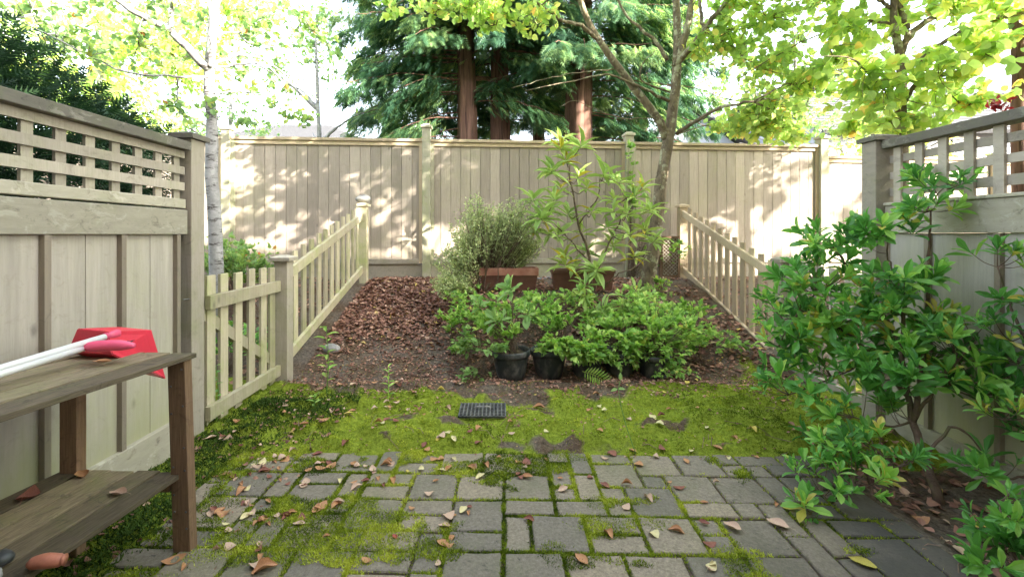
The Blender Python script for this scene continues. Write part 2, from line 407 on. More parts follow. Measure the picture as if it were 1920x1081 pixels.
# ------------------------------------------------------------------ patio of concrete pavers
U = .1165
pav = MB()
rects = []
gx0, gx1, gy0, gy1 = -13, 15, -2, 23
occ = np.zeros((60, 60), bool)
rr = random.Random(12)
for j in range(gy0, gy1):
    for i in range(gx0, gx1):
        if occ[i + 20, j + 10]: continue
        opts = [(2, 2)] * 6 + [(2, 1)] * 4 + [(1, 2)] * 2 + [(1, 1)]
        rr.shuffle(opts); opts.append((1, 1))
        for w, h in opts:
            if j + h > gy1 or i + w > gx1: continue
            if not occ[i + 20:i + 20 + w, j + 10:j + 10 + h].any():
                occ[i + 20:i + 20 + w, j + 10:j + 10 + h] = True
                rects.append((i, j, w, h)); break
rot = R(-1.2); cr, sr = math.cos(rot), math.sin(rot)
def pw(x, y): return (x * cr - y * sr - .02, x * sr + y * cr - .10 + .02)
for i, j, w, h in rects:
    x0, y0 = i * U + .005 + rr.random() * .003, j * U + .005 + rr.random() * .003
    x1, y1 = (i + w) * U - .005 - rr.random() * .003, (j + h) * U - .005 - rr.random() * .003
    z = rr.uniform(-.004, .005); tx, ty = rr.uniform(-.022, .022), rr.uniform(-.022, .022)
    bv = .006; V = []
    def zz(x, y, zt): return z + zt + (x - (x0 + x1) / 2) * tx + (y - (y0 + y1) / 2) * ty
    k = 1
    jit = lambda: rr.uniform(-.003, .003)
    ring = []
    for t in np.linspace(0, 1, 5)[:-1]: ring.append((x0 + (x1 - x0) * t, y0))
    for t in np.linspace(0, 1, 5)[:-1]: ring.append((x1, y0 + (y1 - y0) * t))
    for t in np.linspace(0, 1, 5)[:-1]: ring.append((x1 - (x1 - x0) * t, y1))
    for t in np.linspace(0, 1, 5)[:-1]: ring.append((x0, y1 - (y1 - y0) * t))
    ring = [(a + jit(), bb + jit()) for a, bb in ring]
    cx, cy = (x0 + x1) / 2, (y0 + y1) / 2
    def ins(a, bb, d):
        return (a + np.sign(cx - a) * min(d, abs(cx - a)), bb + np.sign(cy - bb) * min(d, abs(cy - bb)))
    for zt, d in ((-.05, 0), (-.006, 0), (-.001, .004), (.0, .009)):
        for a, bb in ring:
            a2, b2 = ins(a, bb, d); X, Y = pw(a2, b2); V.append((X, Y, zz(a2, b2, zt)))
    f = []
    for l in range(3):
        for q in range(16): f.append((l * 16 + q, l * 16 + (q + 1) % 16, (l + 1) * 16 + (q + 1) % 16, (l + 1) * 16 + q))
    f.append(tuple(48 + q for q in range(16)))
    pav.add(V, f, rr.random())
m, nt, b = newmat("concrete pavers")
n1 = noise(nt, 2.2, detail=6, rough=.65); n2 = noise(nt, 70, detail=8, rough=.8); n3 = noise(nt, 260, detail=2, rough=.6)
c = ramp(nt, n2, [(.28, (.11, .092, .07)), (.5, (.24, .205, .16)), (.74, (.40, .345, .275))])
c = mix(nt, ramp(nt, n1, [(.48, (0, 0, 0)), (.68, (.55,) * 3)]), c, (.13, .14, .065))
c = mix(nt, ramp(nt, noise(nt, 14, detail=7, rough=.8, dist=1), [(.6, (0, 0, 0)), (.68, (.85,) * 3)]), c, (.035, .036, .022))
c = mix(nt, ramp(nt, n3, [(.66, (0, 0, 0)), (.74, (.7,) * 3)]), c, (.42, .39, .33))
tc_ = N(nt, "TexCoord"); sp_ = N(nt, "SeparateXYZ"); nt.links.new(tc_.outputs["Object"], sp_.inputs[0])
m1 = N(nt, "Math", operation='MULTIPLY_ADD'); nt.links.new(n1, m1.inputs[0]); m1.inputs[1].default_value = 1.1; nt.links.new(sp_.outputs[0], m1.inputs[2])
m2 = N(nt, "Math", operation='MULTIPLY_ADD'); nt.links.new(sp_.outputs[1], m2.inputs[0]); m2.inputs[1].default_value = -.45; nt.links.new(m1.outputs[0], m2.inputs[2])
c = mix(nt, ramp(nt, m2.outputs[0], [(0, (0, 0, 0)), (1, (0, 0, 0))]) if False else N(nt, "MapRange").outputs[0], c, (.045, .042, .038))  # near-right pavers darkened: the shrub's shade painted in along with wet dirt
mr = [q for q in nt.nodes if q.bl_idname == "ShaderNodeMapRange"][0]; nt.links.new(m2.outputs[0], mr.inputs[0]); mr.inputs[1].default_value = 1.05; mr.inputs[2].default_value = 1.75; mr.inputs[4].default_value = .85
c = mix(nt, 1.0, c, ramp(nt, attr(nt, "rnd"), [(0, (.66, .67, .68)), (.5, (.88, .86, .83)), (1, (1.1, 1.04, .96))]), 'MULTIPLY')
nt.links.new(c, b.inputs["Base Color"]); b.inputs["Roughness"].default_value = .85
bump(nt, b, n2, .6, .004)
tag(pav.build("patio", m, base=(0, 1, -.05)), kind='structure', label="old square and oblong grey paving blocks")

# ------------------------------------------------------------------ moss: carpet of tiny shoots (stuff)
def blades(x, y, z, L, r, mb):
    n = len(x); pos = np.stack([x, y, z], -1)
    ax = unit(np.stack([RNG.normal(size=n) * .75, RNG.normal(size=n) * .75, np.abs(RNG.normal(size=n)) * .5 + .45], -1))
    T = (np.array([[-.5, 0, 0], [.5, 0, 0], [0, 1, 0]]), [(0, 1, 2)])
    scatter(mb, T, pos, ax, rdir(n), L, .34, r)
mb = MB()
n = 420000
x = RNG.uniform(-1.85, 2.5, n); y = RNG.uniform(1.0, 4.3, n)
mk = mossmask(x, y); keep = RNG.random(n) < (mk ** 1.5) * 1.1
onp = (y < 2.55) & (x > -1.45) & (x < 1.74)
keep &= ~onp
x, y = x[keep], y[keep]
cl = fbm(x * 14, y * 14, 3)
blades(x, y, hgt(x, y) - .003, RNG.uniform(.006, .016, len(x)) * (.6 + cl), np.clip(cl * 1.5 - .35 + (fbm(x * 2.2 + 8, y * 2.6) - .5) * 1.5 + RNG.normal(size=len(x)) * .18, 0, 1), mb)
n = 60000
x = RNG.uniform(-1.75, 2.4, n); y = RNG.uniform(3.2, 4.4, n)
kk = RNG.random(n) < sstep(.50, .68, fbm(x * 5 + 3, y * 6 + 70, 5)) * (1 - sstep(3.6, 4.3, y)) * .7; x, y = x[kk], y[kk]
blades(x, y, hgt(x, y), RNG.uniform(.006, .013, len(x)), np.clip(RNG.normal(size=len(x)) * .2 + .4, 0, 1), mb)
# moss in joints and patches on the pavers
jx, jy, jz = [], [], []
for i, j, w, h in rects:
    for (ax0, ay0, ax1, ay1) in ((i, j, i + w, j), (i, j, i, j + h)):
        m_ = 420 * max(w, h)
        t = RNG.random(m_); xx = (ax0 + (ax1 - ax0) * t) * U + RNG.normal(size=m_) * .007; yy = (ay0 + (ay1 - ay0) * t) * U + RNG.normal(size=m_) * .007
        X, Y = xx * cr - yy * sr - .02, xx * sr + yy * cr - .08
        pr = sstep(.46, .60, fbm(X * 2.6 + 31, Y * 2.6 + 3)) * .9 + .16
        kk = RNG.random(m_) < pr * (1 - .75 * sstep(.6, 1.2, X)) * (1 - .45 * (Y < 1.9))
        jx.append(X[kk]); jy.append(Y[kk]); jz.append(np.full(kk.sum(), -.004))
n = 300000
X = RNG.uniform(-1.5, 1.7, n); Y = RNG.uniform(1.3, 2.62, n)
v = fbm(X * 4.2 + 11, Y * 6.2 + 2, 4) + .10 * sstep(-.3, -1.2, X) + .10 * sstep(2.15, 2.55, Y) * (1 - sstep(.2, .7, np.abs(X - .45)) * .4) - .14 * sstep(.75, 1.3, X)
pr = sstep(.58, .69, v)
kk = RNG.random(n) < pr
jx.append(X[kk]); jy.append(Y[kk]); jz.append(np.full(kk.sum(), .001))
x, y, z = map(np.concatenate, (jx, jy, jz))
cl = fbm(x * 14, y * 14, 3)
blades(x, y, z, RNG.uniform(.006, .014, len(x)) * (.6 + cl), np.clip(cl * 1.5 - .35 + (fbm(x * 2.2 + 8, y * 2.6) - .5) * 1.5 + RNG.normal(size=len(x)) * .18, 0, 1), mb)
tag(mb.build("moss", 'moss_blade', base=(0, 2.6, 0)), "bright yellow green moss creeping over the paving joints and ground", "moss", kind='stuff')
# dark moss along the left fence
mb = MB(); n = 90000
x = RNG.uniform(-1.85, -1.0, n); y = RNG.uniform(1.1, 3.9, n)
q = np.exp(-((x + 1.62) / .22) ** 2) * (y < 3.3) + 1.0 * np.exp(-(((x + 1.25) / .42) ** 2 + ((y - 3.15) / .33) ** 2) * 1.6)
kk = RNG.random(n) < np.clip(q * (fbm(x * 4, y * 4) + .1), 0, 1); x, y = x[kk], y[kk]
blades(x, y, hgt(x, y), RNG.uniform(.01, .03, len(x)), RNG.random(len(x)), mb)
tag(mb.build("dark_moss", 'dark_moss', base=(-1.4, 2.5, 0)), "dark green moss cushions along the left fence foot", "moss", kind='stuff')

# ------------------------------------------------------------------ tall lattice fences at both sides
def post(parent, x0, x1, y0, y1, z0, z1, mat, cap=True, over=.02, capmat=None, capn='post_cap'):
    mb = MB(); mb.span((x0, y0, z0), (x1, y1, z1)); p = mb.build('post', mat, parent, bev=.004)
    if cap:
        c = MB(); c.span((x0 - over, y0 - over, z1 + .002), (x1 + over, y1 + over, z1 + .03))
        a = np.array([[x0 - over, y0 - over, z1 + .030], [x1 + over, y0 - over, z1 + .030], [x1 + over, y1 + over, z1 + .03], [x0 - over, y1 + over, z1 + .03],
                      [x0 + .03, y0 + .03, z1 + .05], [x1 - .03, y0 + .03, z1 + .05], [x1 - .03, y1 - .03, z1 + .05], [x0 + .03, y1 - .03, z1 + .05]])
        c.add(a, [(0, 1, 5, 4), (1, 2, 6, 5), (2, 3, 7, 6), (3, 0, 4, 7), (4, 5, 6, 7)])
        c.build('post_cap', capmat or mat, p)
    return p
# left: face plane at X=-1.83, from behind the camera to the post at Y 2.72
XL = -1.872
t = thing('lattice_fence', (XL, 1.6, 0), "beige privacy fence with square lattice top behind the wooden shelf", "fence")
Y0, Y1 = -.55, 2.70
mb = MB()
for a, bb in ((1.70, 1.742), (1.602, 1.648), (1.508, 1.555)): mb.span((XL - .012, Y0, a), (XL + .002, Y1, bb))
k = 0
yv = 2.655
while yv > Y0:
    mb.span((XL - .028, yv - .024, 1.40), (XL - .0135, yv + .024, 1.745)); yv -= .1405
mb.build('lattice', 'fence_beige', t)
mb = MB(); mb.span((XL - .075, Y0, 1.7435), (XL + .045, Y1 - .002, 1.795)); mb.build('cap_rail', 'cap_dark', t, bev=.004)
mb = MB(); mb.span((XL - .05, Y0, 1.402), (XL + .012, Y1 - .003, 1.456)); mb.build('lattice_sill', 'fence_stain', t, bev=.004)
mb = MB(); mb.span((XL - .05, Y0, 1.248), (XL + .022, Y1 - .003, 1.392)); mb.build('rail', 'fence_stain', t, bev=.004)
mb = MB()
yb = [2.63, 2.245, 1.865, 1.48, 1.095, .71, .325, -.06, -.55]
for i in range(len(yb) - 1):
    a, bb = yb[i + 1], yb[i]
    mid = a + (bb - a) * .52
    mb.span((XL - .03, a + .001, .0), (XL - .010, mid, 1.247), .45 + .1 * random.random()); mb.span((XL - .03, mid + .001, .0), (XL - .0075, bb - .001, 1.247), .6 + .1 * random.random())
mb.build('board_panel', 'panel_grey', t)
for yy in yb[:-1]:
    mb = MB(); mb.span((XL - .0065, yy - .014, .18), (XL + .018, yy + .014, 1.246)); mb.build('batten', 'batten', t)
mb = MB(); mb.span((XL - .025, Y0, -.05), (XL + .020, Y1 - .004, .178)); mb.build('skirt_board', 'fence_stain', t, bev=.004)
p = post(t, -1.94, -1.836, 2.71, 2.83, -.1, 1.82, 'fence_beige', over=.022, capmat='cap_dark')
mb = MB(); mb.tube([(-1.85, 2.708, .863), (-1.845, 2.65, .868)], .004, 6); mb.build('nail', M['rubber'], t)

# right
XR = 2.60
t = thing('lattice_fence', (XR, 2, -.05), "grey privacy fence with lattice top behind the glossy green shrub", "fence")
Y0, Y1 = -.55, 3.03
mb = MB()
yv = 2.955
while yv > Y0:
    mb.span((XR - .004, yv - .026, 1.458), (XR + .012, yv + .026, 1.815)); yv -= .150
for a, bb in ((1.72, 1.768), (1.615, 1.662), (1.50, 1.555)): mb.span((XR + .0135, Y0, a), (XR + .03, Y1, bb))
mb.build('lattice', 'fence_right', t)
mb = MB(); mb.span((XR - .045, Y0, 1.8165), (XR + .07, Y1 - .002, 1.872)); mb.build('cap_rail', 'cap_dark', t, bev=.004)
mb = MB(); mb.span((XR - .022, Y0, 1.256), (XR + .05, Y1 - .003, 1.436)); mb.span((XR - .034, Y0, 1.4375), (XR + .05, Y1 - .003, 1.457)); mb.build('rail', 'fence_stain', t, bev=.004)
mb = MB(); yb = [3.02, 2.74, 2.35, 1.96, 1.57, 1.18, .79, .4, 0, -.55]
for i in range(len(yb) - 1): mb.span((XR + .009, yb[i + 1] + .001, -.05), (XR + .03, yb[i] - .001, 1.255), .5 + .1 * random.random())
mb.build('board_panel', 'panel_right', t)
for yy in yb[1:-1]:
    mb = MB(); mb.span((XR - .018, yy - .014, .078), (XR + .008, yy + .014, 1.255)); mb.build('batten', 'batten', t)
mb = MB(); mb.span((XR - .022, Y0, -.16), (XR + .028, Y1 - .004, .076)); mb.build('skirt_board', 'fence_stain', t, bev=.004)
post(t, 2.525, 2.66, 3.035, 3.155, -.15, 1.875, 'fence_right', over=.022, capmat='cap_dark')

# ------------------------------------------------------------------ picket fences
def pickets(t, X, ylist, side, top, bot, mat, w=.085):
    for yy in ylist:
        z1 = top(yy) + random.uniform(-.008, .008); z0 = bot(yy)
        mb = MB(); lean = random.uniform(-.004, .004)
        x0 = X; x1 = X - side * .02
        a, b2 = yy - w / 2, yy + w / 2
        sl_ = 0
        V = [(x0, a, z0), (x0, b2, z0), (x1, b2, z0), (x1, a, z0), (x0, a + lean, z1), (x0, b2 + lean, z1), (x1, b2 + lean, z1), (x1, a + lean, z1)]
        mb.add(V, [(0, 1, 2, 3), (7, 6, 5, 4), (0, 4, 5, 1), (1, 5, 6, 2), (2, 6, 7, 3), (3, 7, 4, 0)])
        mb.build('picket', mat, t, bev=.002)
# left level panel
t = thing('picket_fence', (-1.82, 3.25, 0), "low level picket panel between the tall left fence and short capped post", "fence")
pickets(t, -1.838, [2.90, 3.04, 3.21, 3.38, 3.555, 3.69], 1, lambda y: .985, lambda y: .03, 'picket')
for z, nm in ((.82, 'rail'), (.125, 'rail')):
    mb = MB(); mb.vbeam((-1.818, 2.833, z), (-1.818, 3.747, z), .036, .088); mb.build(nm, 'picket', t, bev=.003)
mb = MB(); mb.vbeam((-1.863, 2.84, .75), (-1.863, 3.73, .2), .036, .085); mb.build('brace', 'picket', t)
t = thing('picket_fence', (-1.82, 4.9, .2), "sloping picket fence climbing the left side of the leaf covered bank", "fence")
lt = lambda y: .985 + (y - 3.9) * .275
pickets(t, -1.838, [3.935 + .181 * k for k in range(12)], 1, lambda y: lt(y) + .06, lambda y: lt(y) - .86, 'picket')
for dz in (-.085, -.79):
    mb = MB(); mb.vbeam((-1.818, 3.868, lt(3.868) + dz), (-1.818, 6.028, lt(6.028) + dz), .036, .09); mb.build('rail', 'picket', t, bev=.003)
p = post(t, -1.86, -1.75, 3.75, 3.865, -.08, 1.025, 'fence_beige', over=.028)
post(t, -1.86, -1.76, 6.03, 6.13, .4, 1.62, 'picket', over=.022)
# right
t = thing('picket_fence', (2.62, 5.3, .3), "warm brown sloping picket fence climbing the right side of the bank", "fence")
lr = lambda y: .955 + (y - 4.2) * .320
pickets(t, 2.642, [6.28 - .170 * k for k in range(12)], -1, lambda y: lr(y) + (-.03), lambda y: lr(y) - .95, 'picket_warm')
for dz, h in ((-.135, .09), (-.93, .09)):
    mb = MB(); mb.vbeam((2.622, 4.268, lr(4.268) + dz), (2.622, 6.44, lr(6.44) + dz), .036, h); mb.build('rail', 'picket_warm', t, bev=.003)
post(t, 2.58, 2.69, 6.45, 6.56, .4, 1.63, 'picket_warm', over=.02)
post(t, 2.585, 2.695, 4.15, 4.262, -.12, .99, 'fence_right', over=.02)
t = thing('picket_fence', (2.62, 3.65, 0), "grey picket panel with a diagonal brace half hidden by the shrub", "fence")
pickets(t, 2.642, [4.08 - .165 * k for k in range(6)], -1, lambda y: .985, lambda y: .03, 'fence_right')
for z in (.82, .035):
    mb = MB(); mb.vbeam((2.620, 3.16, z), (2.620, 4.146, z), .038, .088); mb.build('rail', 'fence_right', t, bev=.003)
mb = MB(); mb.beam((2.583, 4.13, .12), (2.583, 3.22, .72), .034, .088); mb.build('brace', 'fence_right', t, bev=.003)

# ------------------------------------------------------------------ back fence
ang = math.atan(.07); ca, sa = math.cos(ang), math.sin(ang)
def Yb(X): return 6.42 + .07 * (X + 1)
def bX(px):                     # X on the back fence for a photo column
    k = (px - 935) / F; return k * (6.42 + .07) / (1 - .07 * k)
t = thing('board_fence', (0, Yb(0), .6), "tall weathered board fence closing the back of the garden", "fence")
posts = [-6.6, bX(427), bX(800), bX(1178), bX(1540), bX(1540) + 2.85, bX(1540) + 5.7]
ptop = [2.76, 2.72, 2.79, 2.72, 2.72, 2.5, 2.5]
def bb(mb, xa, xb, za, zb, dy0, dy1, r=None):
    """box along the back fence line; dy = offset towards (-) or away (+) from the garden"""
    v = []
    for z in (za, zb):
        for x, d in ((xa, dy0), (xb, dy0), (xb, dy1), (xa, dy1)):
            v.append((x - d * sa, Yb(x) + d * ca, z))
    mb.add(v, [(0, 3, 2, 1), (4, 5, 6, 7), (0, 1, 5, 4), (1, 2, 6, 5), (2, 3, 7, 6), (3, 0, 4, 7)], r)
for k, x in enumerate(posts):
    mb = MB(); bb(mb, x - .058, x + .058, .3, ptop[k] - .05, -.07, .05); pp = mb.build('post', 'back_post', t, bev=.005)
    mb = MB(); bb(mb, x - .076, x + .076, ptop[k] - .048, ptop[k] - .01, -.088, .068); bb(mb, x - .045, x + .045, ptop[k] - .009, ptop[k] + .012, -.055, .035)
    mb.build('post_cap', 'back_post', pp, bev=.005)
for k in range(len(posts) - 1):
    a, c_ = posts[k] + .06, posts[k + 1] - .06
    top = 2.575 if k < 4 else 2.41
    nb = max(2, round((c_ - a) / .142)); w = (c_ - a) / nb
    mb = MB()
    for q in range(nb):
        d = random.uniform(-.004, .004)
        bb(mb, a + q * w + .003, a + (q + 1) * w - .003, .86, top - .03, d * .5, d * .5 + .018)
    bb(mb, a + .01, c_ - .01, .87, top - .04, .022, .03, 0.0)
    mb.build('board_panel', 'back_board', t)
    mb = MB(); bb(mb, a, c_, top - .028, top + .012, -.045, .05); bb(mb, a + .046, c_ - .046, top - .085, top - .03, -.022, -.0065); mb.build('top_rail', 'picket_warm', t, bev=.003)
    mb = MB(); bb(mb, a + .001, a + .044, .84, top - .03, -.03, -.007); mb.build('frame_strip', 'back_post', t)
    mb = MB(); bb(mb, c_ - .044, c_ - .001, .84, top - .03, -.03, -.007); mb.build('frame_strip', 'picket_warm', t)
    mb = MB(); bb(mb, a + .046, c_ - .046, .83, .90, -.04, -.006); mb.build('bottom_rail', 'fence_right', t, bev=.003)
    mb = MB(); bb(mb, a + .001, c_ - .001, .5, .828, -.012, .016); mb.build('kick_board', 'fence_right', t)

# ------------------------------------------------------------------ houses
M['siding'] = simple("pale siding", (.34, .36, .40), .6, .06, 3)
M['siding_grey'] = simple("grey siding", (.22, .23, .25), .6, .08, 3)
M['siding_beige'] = simple("beige siding", (.58, .50, .40), .7, .08, 3)
M['shingle'] = simple("grey shingles", (.085, .085, .088), .9, .3, 30, bmp=.5, bd=.01)
M['trim'] = simple("white trim", (.72, .72, .70), .5, .05)
M['glass'] = simple("window glass", (.04, .05, .06), .05, .1)
def house(label, x0, x1, y0, y1, zeave, zridge, mat, hip=False, axis='x', over=.4, wins=(), z0=.3, front=-1):
    t = thing('house', ((x0 + x1) / 2, (y0 + y1) / 2, z0), label, "house")
    mb = MB(); z = z0; k = 0
    mb.span((x0 + .03, y0 + .03, z0), (x1 - .03, y1 - .03, zeave))
    while z < zeave - .01:                       # clapboards, each leaning out at its foot
        h = min(.18, zeave - z)
        V = [(x0, y0, z), (x1, y0, z), (x1, y1, z), (x0, y1, z), (x0 + .02, y0 + .02, z + h), (x1 - .02, y0 + .02, z + h), (x1 - .02, y1 - .02, z + h), (x0 + .02, y1 - .02, z + h)]
        mb.add(V, [(0, 1, 2, 3), (7, 6, 5, 4), (0, 4, 5, 1), (1, 5, 6, 2), (2, 6, 7, 3), (3, 7, 4, 0)]); z += h
    if not hip:
        if axis == 'y':
            mx = (x0 + x1) / 2
            mb.add([(x0 + .02, y0 + .02, zeave), (x1 - .02, y0 + .02, zeave), (mx, y0 + .02, zridge - .1), (x0 + .02, y1 - .02, zeave), (x1 - .02, y1 - .02, zeave), (mx, y1 - .02, zridge - .1)], [(0, 1, 2), (5, 4, 3), (0, 2, 5, 3), (1, 4, 5, 2)])
        else:
            my = (y0 + y1) / 2
            mb.add([(x0 + .02, y0 + .02, zeave), (x0 + .02, y1 - .02, zeave), (x0 + .02, my, zridge - .1), (x1 - .02, y0 + .02, zeave), (x1 - .02, y1 - .02, zeave), (x1 - .02, my, zridge - .1)], [(2, 1, 0), (3, 4, 5), (0, 3, 5, 2), (1, 2, 5, 4)])
    mb.build('wall', mat, t)
    X0, X1, Y0, Y1 = x0 - over, x1 + over, y0 - over, y1 + over; mb = MB(); my = (y0 + y1) / 2; mx = (x0 + x1) / 2; ze = zeave - .08
    ins = min(x1 - x0, y1 - y0) / 2 if hip else 0
    if axis == 'x': ra, rb = (X0 + ins, my, zridge), (X1 - ins, my, zridge)
    else: ra, rb = (mx, Y0 + ins, zridge), (mx, Y1 - ins, zridge)
    n = 16
    def slope(a, b_, c_, d):      # courses of shingles between eave edge a-b and ridge d-c
        a, b_, c_, d = map(np.array, (a, b_, c_, d))
        nrm = np.cross(b_ - a, d - a).astype(float)
        if np.linalg.norm(nrm) < 1e-6: nrm = np.cross(b_ - a, c_ - a).astype(float)
        nrm /= np.linalg.norm(nrm)
        if nrm[2] < 0: nrm = -nrm
        for i in range(n):
            t0, t1 = i / n, (i + 1) / n
            p0, p1, p2, p3 = a + (d - a) * t0, b_ + (c_ - b_) * t0, b_ + (c_ - b_) * t1, a + (d - a) * t1
            V = [p0 + nrm * .05, p1 + nrm * .05, p2 + nrm * .02, p3 + nrm * .02, p0 - nrm * .06, p1 - nrm * .06, p2 - nrm * .06, p3 - nrm * .06]
            mb.add(V, [(0, 1, 2, 3), (7, 6, 5, 4), (0, 4, 5, 1), (1, 5, 6, 2), (2, 6, 7, 3), (3, 7, 4, 0)])
    if axis == 'x':
        slope((X0, Y0, ze), (X1, Y0, ze), rb, ra); slope((X1, Y1, ze), (X0, Y1, ze), ra, rb)
        if hip: slope((X0, Y1, ze), (X0, Y0, ze), ra, ra); slope((X1, Y0, ze), (X1, Y1, ze), rb, rb)
    else:
        slope((X0, Y1, ze), (X0, Y0, ze), ra, rb); slope((X1, Y0, ze), (X1, Y1, ze), rb, ra)
        if hip: slope((X0, Y0, ze), (X1, Y0, ze), ra, ra); slope((X1, Y1, ze), (X0, Y1, ze), rb, rb)
    mb.build('roof', 'shingle', t)
    yf = y0 if front < 0 else y1; s = front
    for (wx, wz, ww, wh) in wins:
        mb = MB()
        for a, b2 in (((wx - ww / 2 - .08, wz - wh / 2 - .08), (wx + ww / 2 + .08, wz - wh / 2)), ((wx - ww / 2 - .08, wz + wh / 2), (wx + ww / 2 + .08, wz + wh / 2 + .08)),
                      ((wx - ww / 2 - .08, wz - wh / 2), (wx - ww / 2, wz + wh / 2)), ((wx + ww / 2, wz - wh / 2), (wx + ww / 2 + .08, wz + wh / 2)), ((wx - .025, wz - wh / 2), (wx + .025, wz + wh / 2))):
            mb.span((a[0], yf + s * .06, a[1]), (b2[0], yf - s * .02, b2[1]))
        w = mb.build('window', 'trim', t)
        mb = MB(); mb.span((wx - ww / 2, yf + s * .02, wz - wh / 2), (wx + ww / 2, yf + s * .005, wz + wh / 2)); mb.build('pane', 'glass', w)
    return t
# the house behind the photographer (its eaves shade the garden)
house("beige two storey house the garden belongs to, behind the viewer", -14, 22, -9.0, -1.0, 7.15, 8.6, 'siding_beige', over=.35, z0=0,
      wins=((-3.2, 1.3, 1.6, 1.3), (0, 1.1, 1.8, 2.1), (-3.2, 4.2, 1.4, 1.2), (0.4, 4.2, 1.6, 1.2), (4.5, 4.2, 1.6, 1.2), (4.5, 1.3, 1.6, 1.3)), front=1)
house("house with a low grey hipped roof beyond the back fence on the left", -14.2, -6.4, 21, 27, 5.5, 7.0, 'siding_grey', hip=True, wins=((-10, 2.8, 1.5, 1.2),))
house("small pale gabled house behind the mottled garden tree", 5.6, 9.6, 18, 24, 4.7, 6.3, 'siding', axis='y', wins=((7.9, 3.9, 1.0, 1.1),))
house("large grey sided house with shingle roof behind the yellow green tree", 9.8, 22, 13.5, 21, 4.3, 6.6, 'siding', wins=((13.5, 3.4, 1.4, 1.3), (17, 3.4, 1.4, 1.3)))

# ------------------------------------------------------------------ trees
def tree(name, label, base, limbs, barkmat, leafm, blobs, T=LEAF, L=(.05, .08), W=.75, per=9, twigr=.004, group=None, cat="tree", droop=.3, n=9, linkr=.01, twiglen=.35, up=.5, stemname='trunk', crownname='crown', wob=.12):
    """limbs: list of (points, r0, r1); blobs: (centre, radii, number of twigs)"""
    t = thing(name, base, label, cat, group)
    mb = MB(); sk = []
    for pts, r0, r1 in limbs:
        c = curve(pts, 18, .006); sk.append(c)
        mb.tube(c, np.linspace(r0, r1, len(c)), n, wob=wob)
    SK = np.concatenate(sk)
    lv = MB()
    for c, rad, cnt in blobs:
        c = np.array(c, float); rad = np.broadcast_to(rad, (3,)).astype(float)
        j = np.argmin(np.linalg.norm(SK - c, axis=1)); root = SK[j]
        hub = c - np.array([0, 0, rad[2] * .2])
        if np.linalg.norm(hub - root) > .15:
            mid = (root + hub) / 2 + np.array([0, 0, .08]) + RNG.normal(size=3) * .04
            cc = curve([root, mid, hub], 10, .008); mb.tube(cc, np.linspace(linkr, twigr * 1.2, len(cc)), 6)
            loc = np.concatenate([cc, SK])
        else: loc = SK
        d = rdir(cnt) * (RNG.random((cnt, 1)) ** .4) * rad
        ends = c + d
        for e in ends:
            jn = np.argmin(np.linalg.norm(loc - e, axis=1)); s0 = loc[jn]; v = e - s0; Lg = np.linalg.norm(v) + 1e-6
            st = s0 if Lg < twiglen * 2.2 else e - v / Lg * twiglen * 2.2
            if True:
                tw = curve([st, (st + e) / 2 + RNG.normal(size=3) * Lg * .06, e], 6)
                mb.tube(tw, np.linspace(twigr, twigr * .4, len(tw)), 4, cap=False)
            m_ = RNG.poisson(per) + 1
            tt = 1 - RNG.random(m_) ** 1.5 * min(1, twiglen / max(np.linalg.norm(e - st), .01))
            pos = st + (e - st) * tt[:, None] + RNG.normal(size=(m_, 3)) * .02
            ax = unit(v / Lg * .5 + rdir(m_) - np.array([0, 0, droop]))
            nr = unit(rdir(m_) * .6 + np.array([0, 0, up]))
            scatter(lv, T, pos, ax, nr, RNG.uniform(L[0], L[1], m_), W, RNG.random(m_))
    mb.build(stemname, barkmat, t, smooth=True)
    lv.build(crownname, leafm, t)
    return t

# pale blotched tree left, behind the picket panel
Yt = 4.5
b0 = P(403, 520, Yt); b0[2] = hgt(b0[0], Yt) - .05
limbs = [([b0, P(405, 430, Yt), P(397, 330, Yt), P(397, 220, Yt), P(390, 125, Yt), P(400, 40, Yt), P(415, -120, Yt + .1), P(420, -420, Yt + .2)], .070, .028),
         ([P(392, 130, Yt), P(350, 90, Yt - .2), P(305, 48, Yt - .3), P(245, 18, Yt - .5), P(150, -60, Yt - .6), P(60, -180, Yt - .6)], .042, .012),
         ([P(318, 60, Yt - .28), P(322, 25, Yt - .3), P(335, -40, Yt - .3), P(330, -200, Yt - .2)], .026, .008),
         ([P(394, 125, Yt - .04), P(396, 60, Yt - .15), P(385, -60, Yt - .3)], .022, .008),
         ([P(392, 128, Yt), P(425, 110, Yt + .1), P(470, 105, Yt + .2), P(520, 128, Yt + .4), P(600, 190, Yt + .6)], .02, .004),
         ([P(392, 128, Yt), P(440, 122, Yt + .1), P(505, 125, Yt + .1), P(545, 190, Yt), P(545, 230, Yt)], .014, .003),
         ([P(395, 70, Yt), P(440, 60, Yt + .2), P(485, 90, Yt + .3), P(560, 80, Yt + .5)], .014, .004),
         ([P(392, 145, Yt), P(330, 142, Yt - .2), P(240, 135, Yt - .4), P(140, 90, Yt - .5), P(20, 30, Yt - .6)], .013, .004),
         ([P(400, 175, Yt), P(460, 172, Yt + .1), P(520, 190, Yt + .1), P(575, 240, Yt)], .010, .003),
         ([P(400, 20, Yt), P(450, -60, Yt + .2), P(560, -80, Yt + .4), P(650, -20, Yt + .6)], .03, .006),
         ([P(247, 20, Yt - .5), P(245, -40, Yt - .5)], .02, .01)]
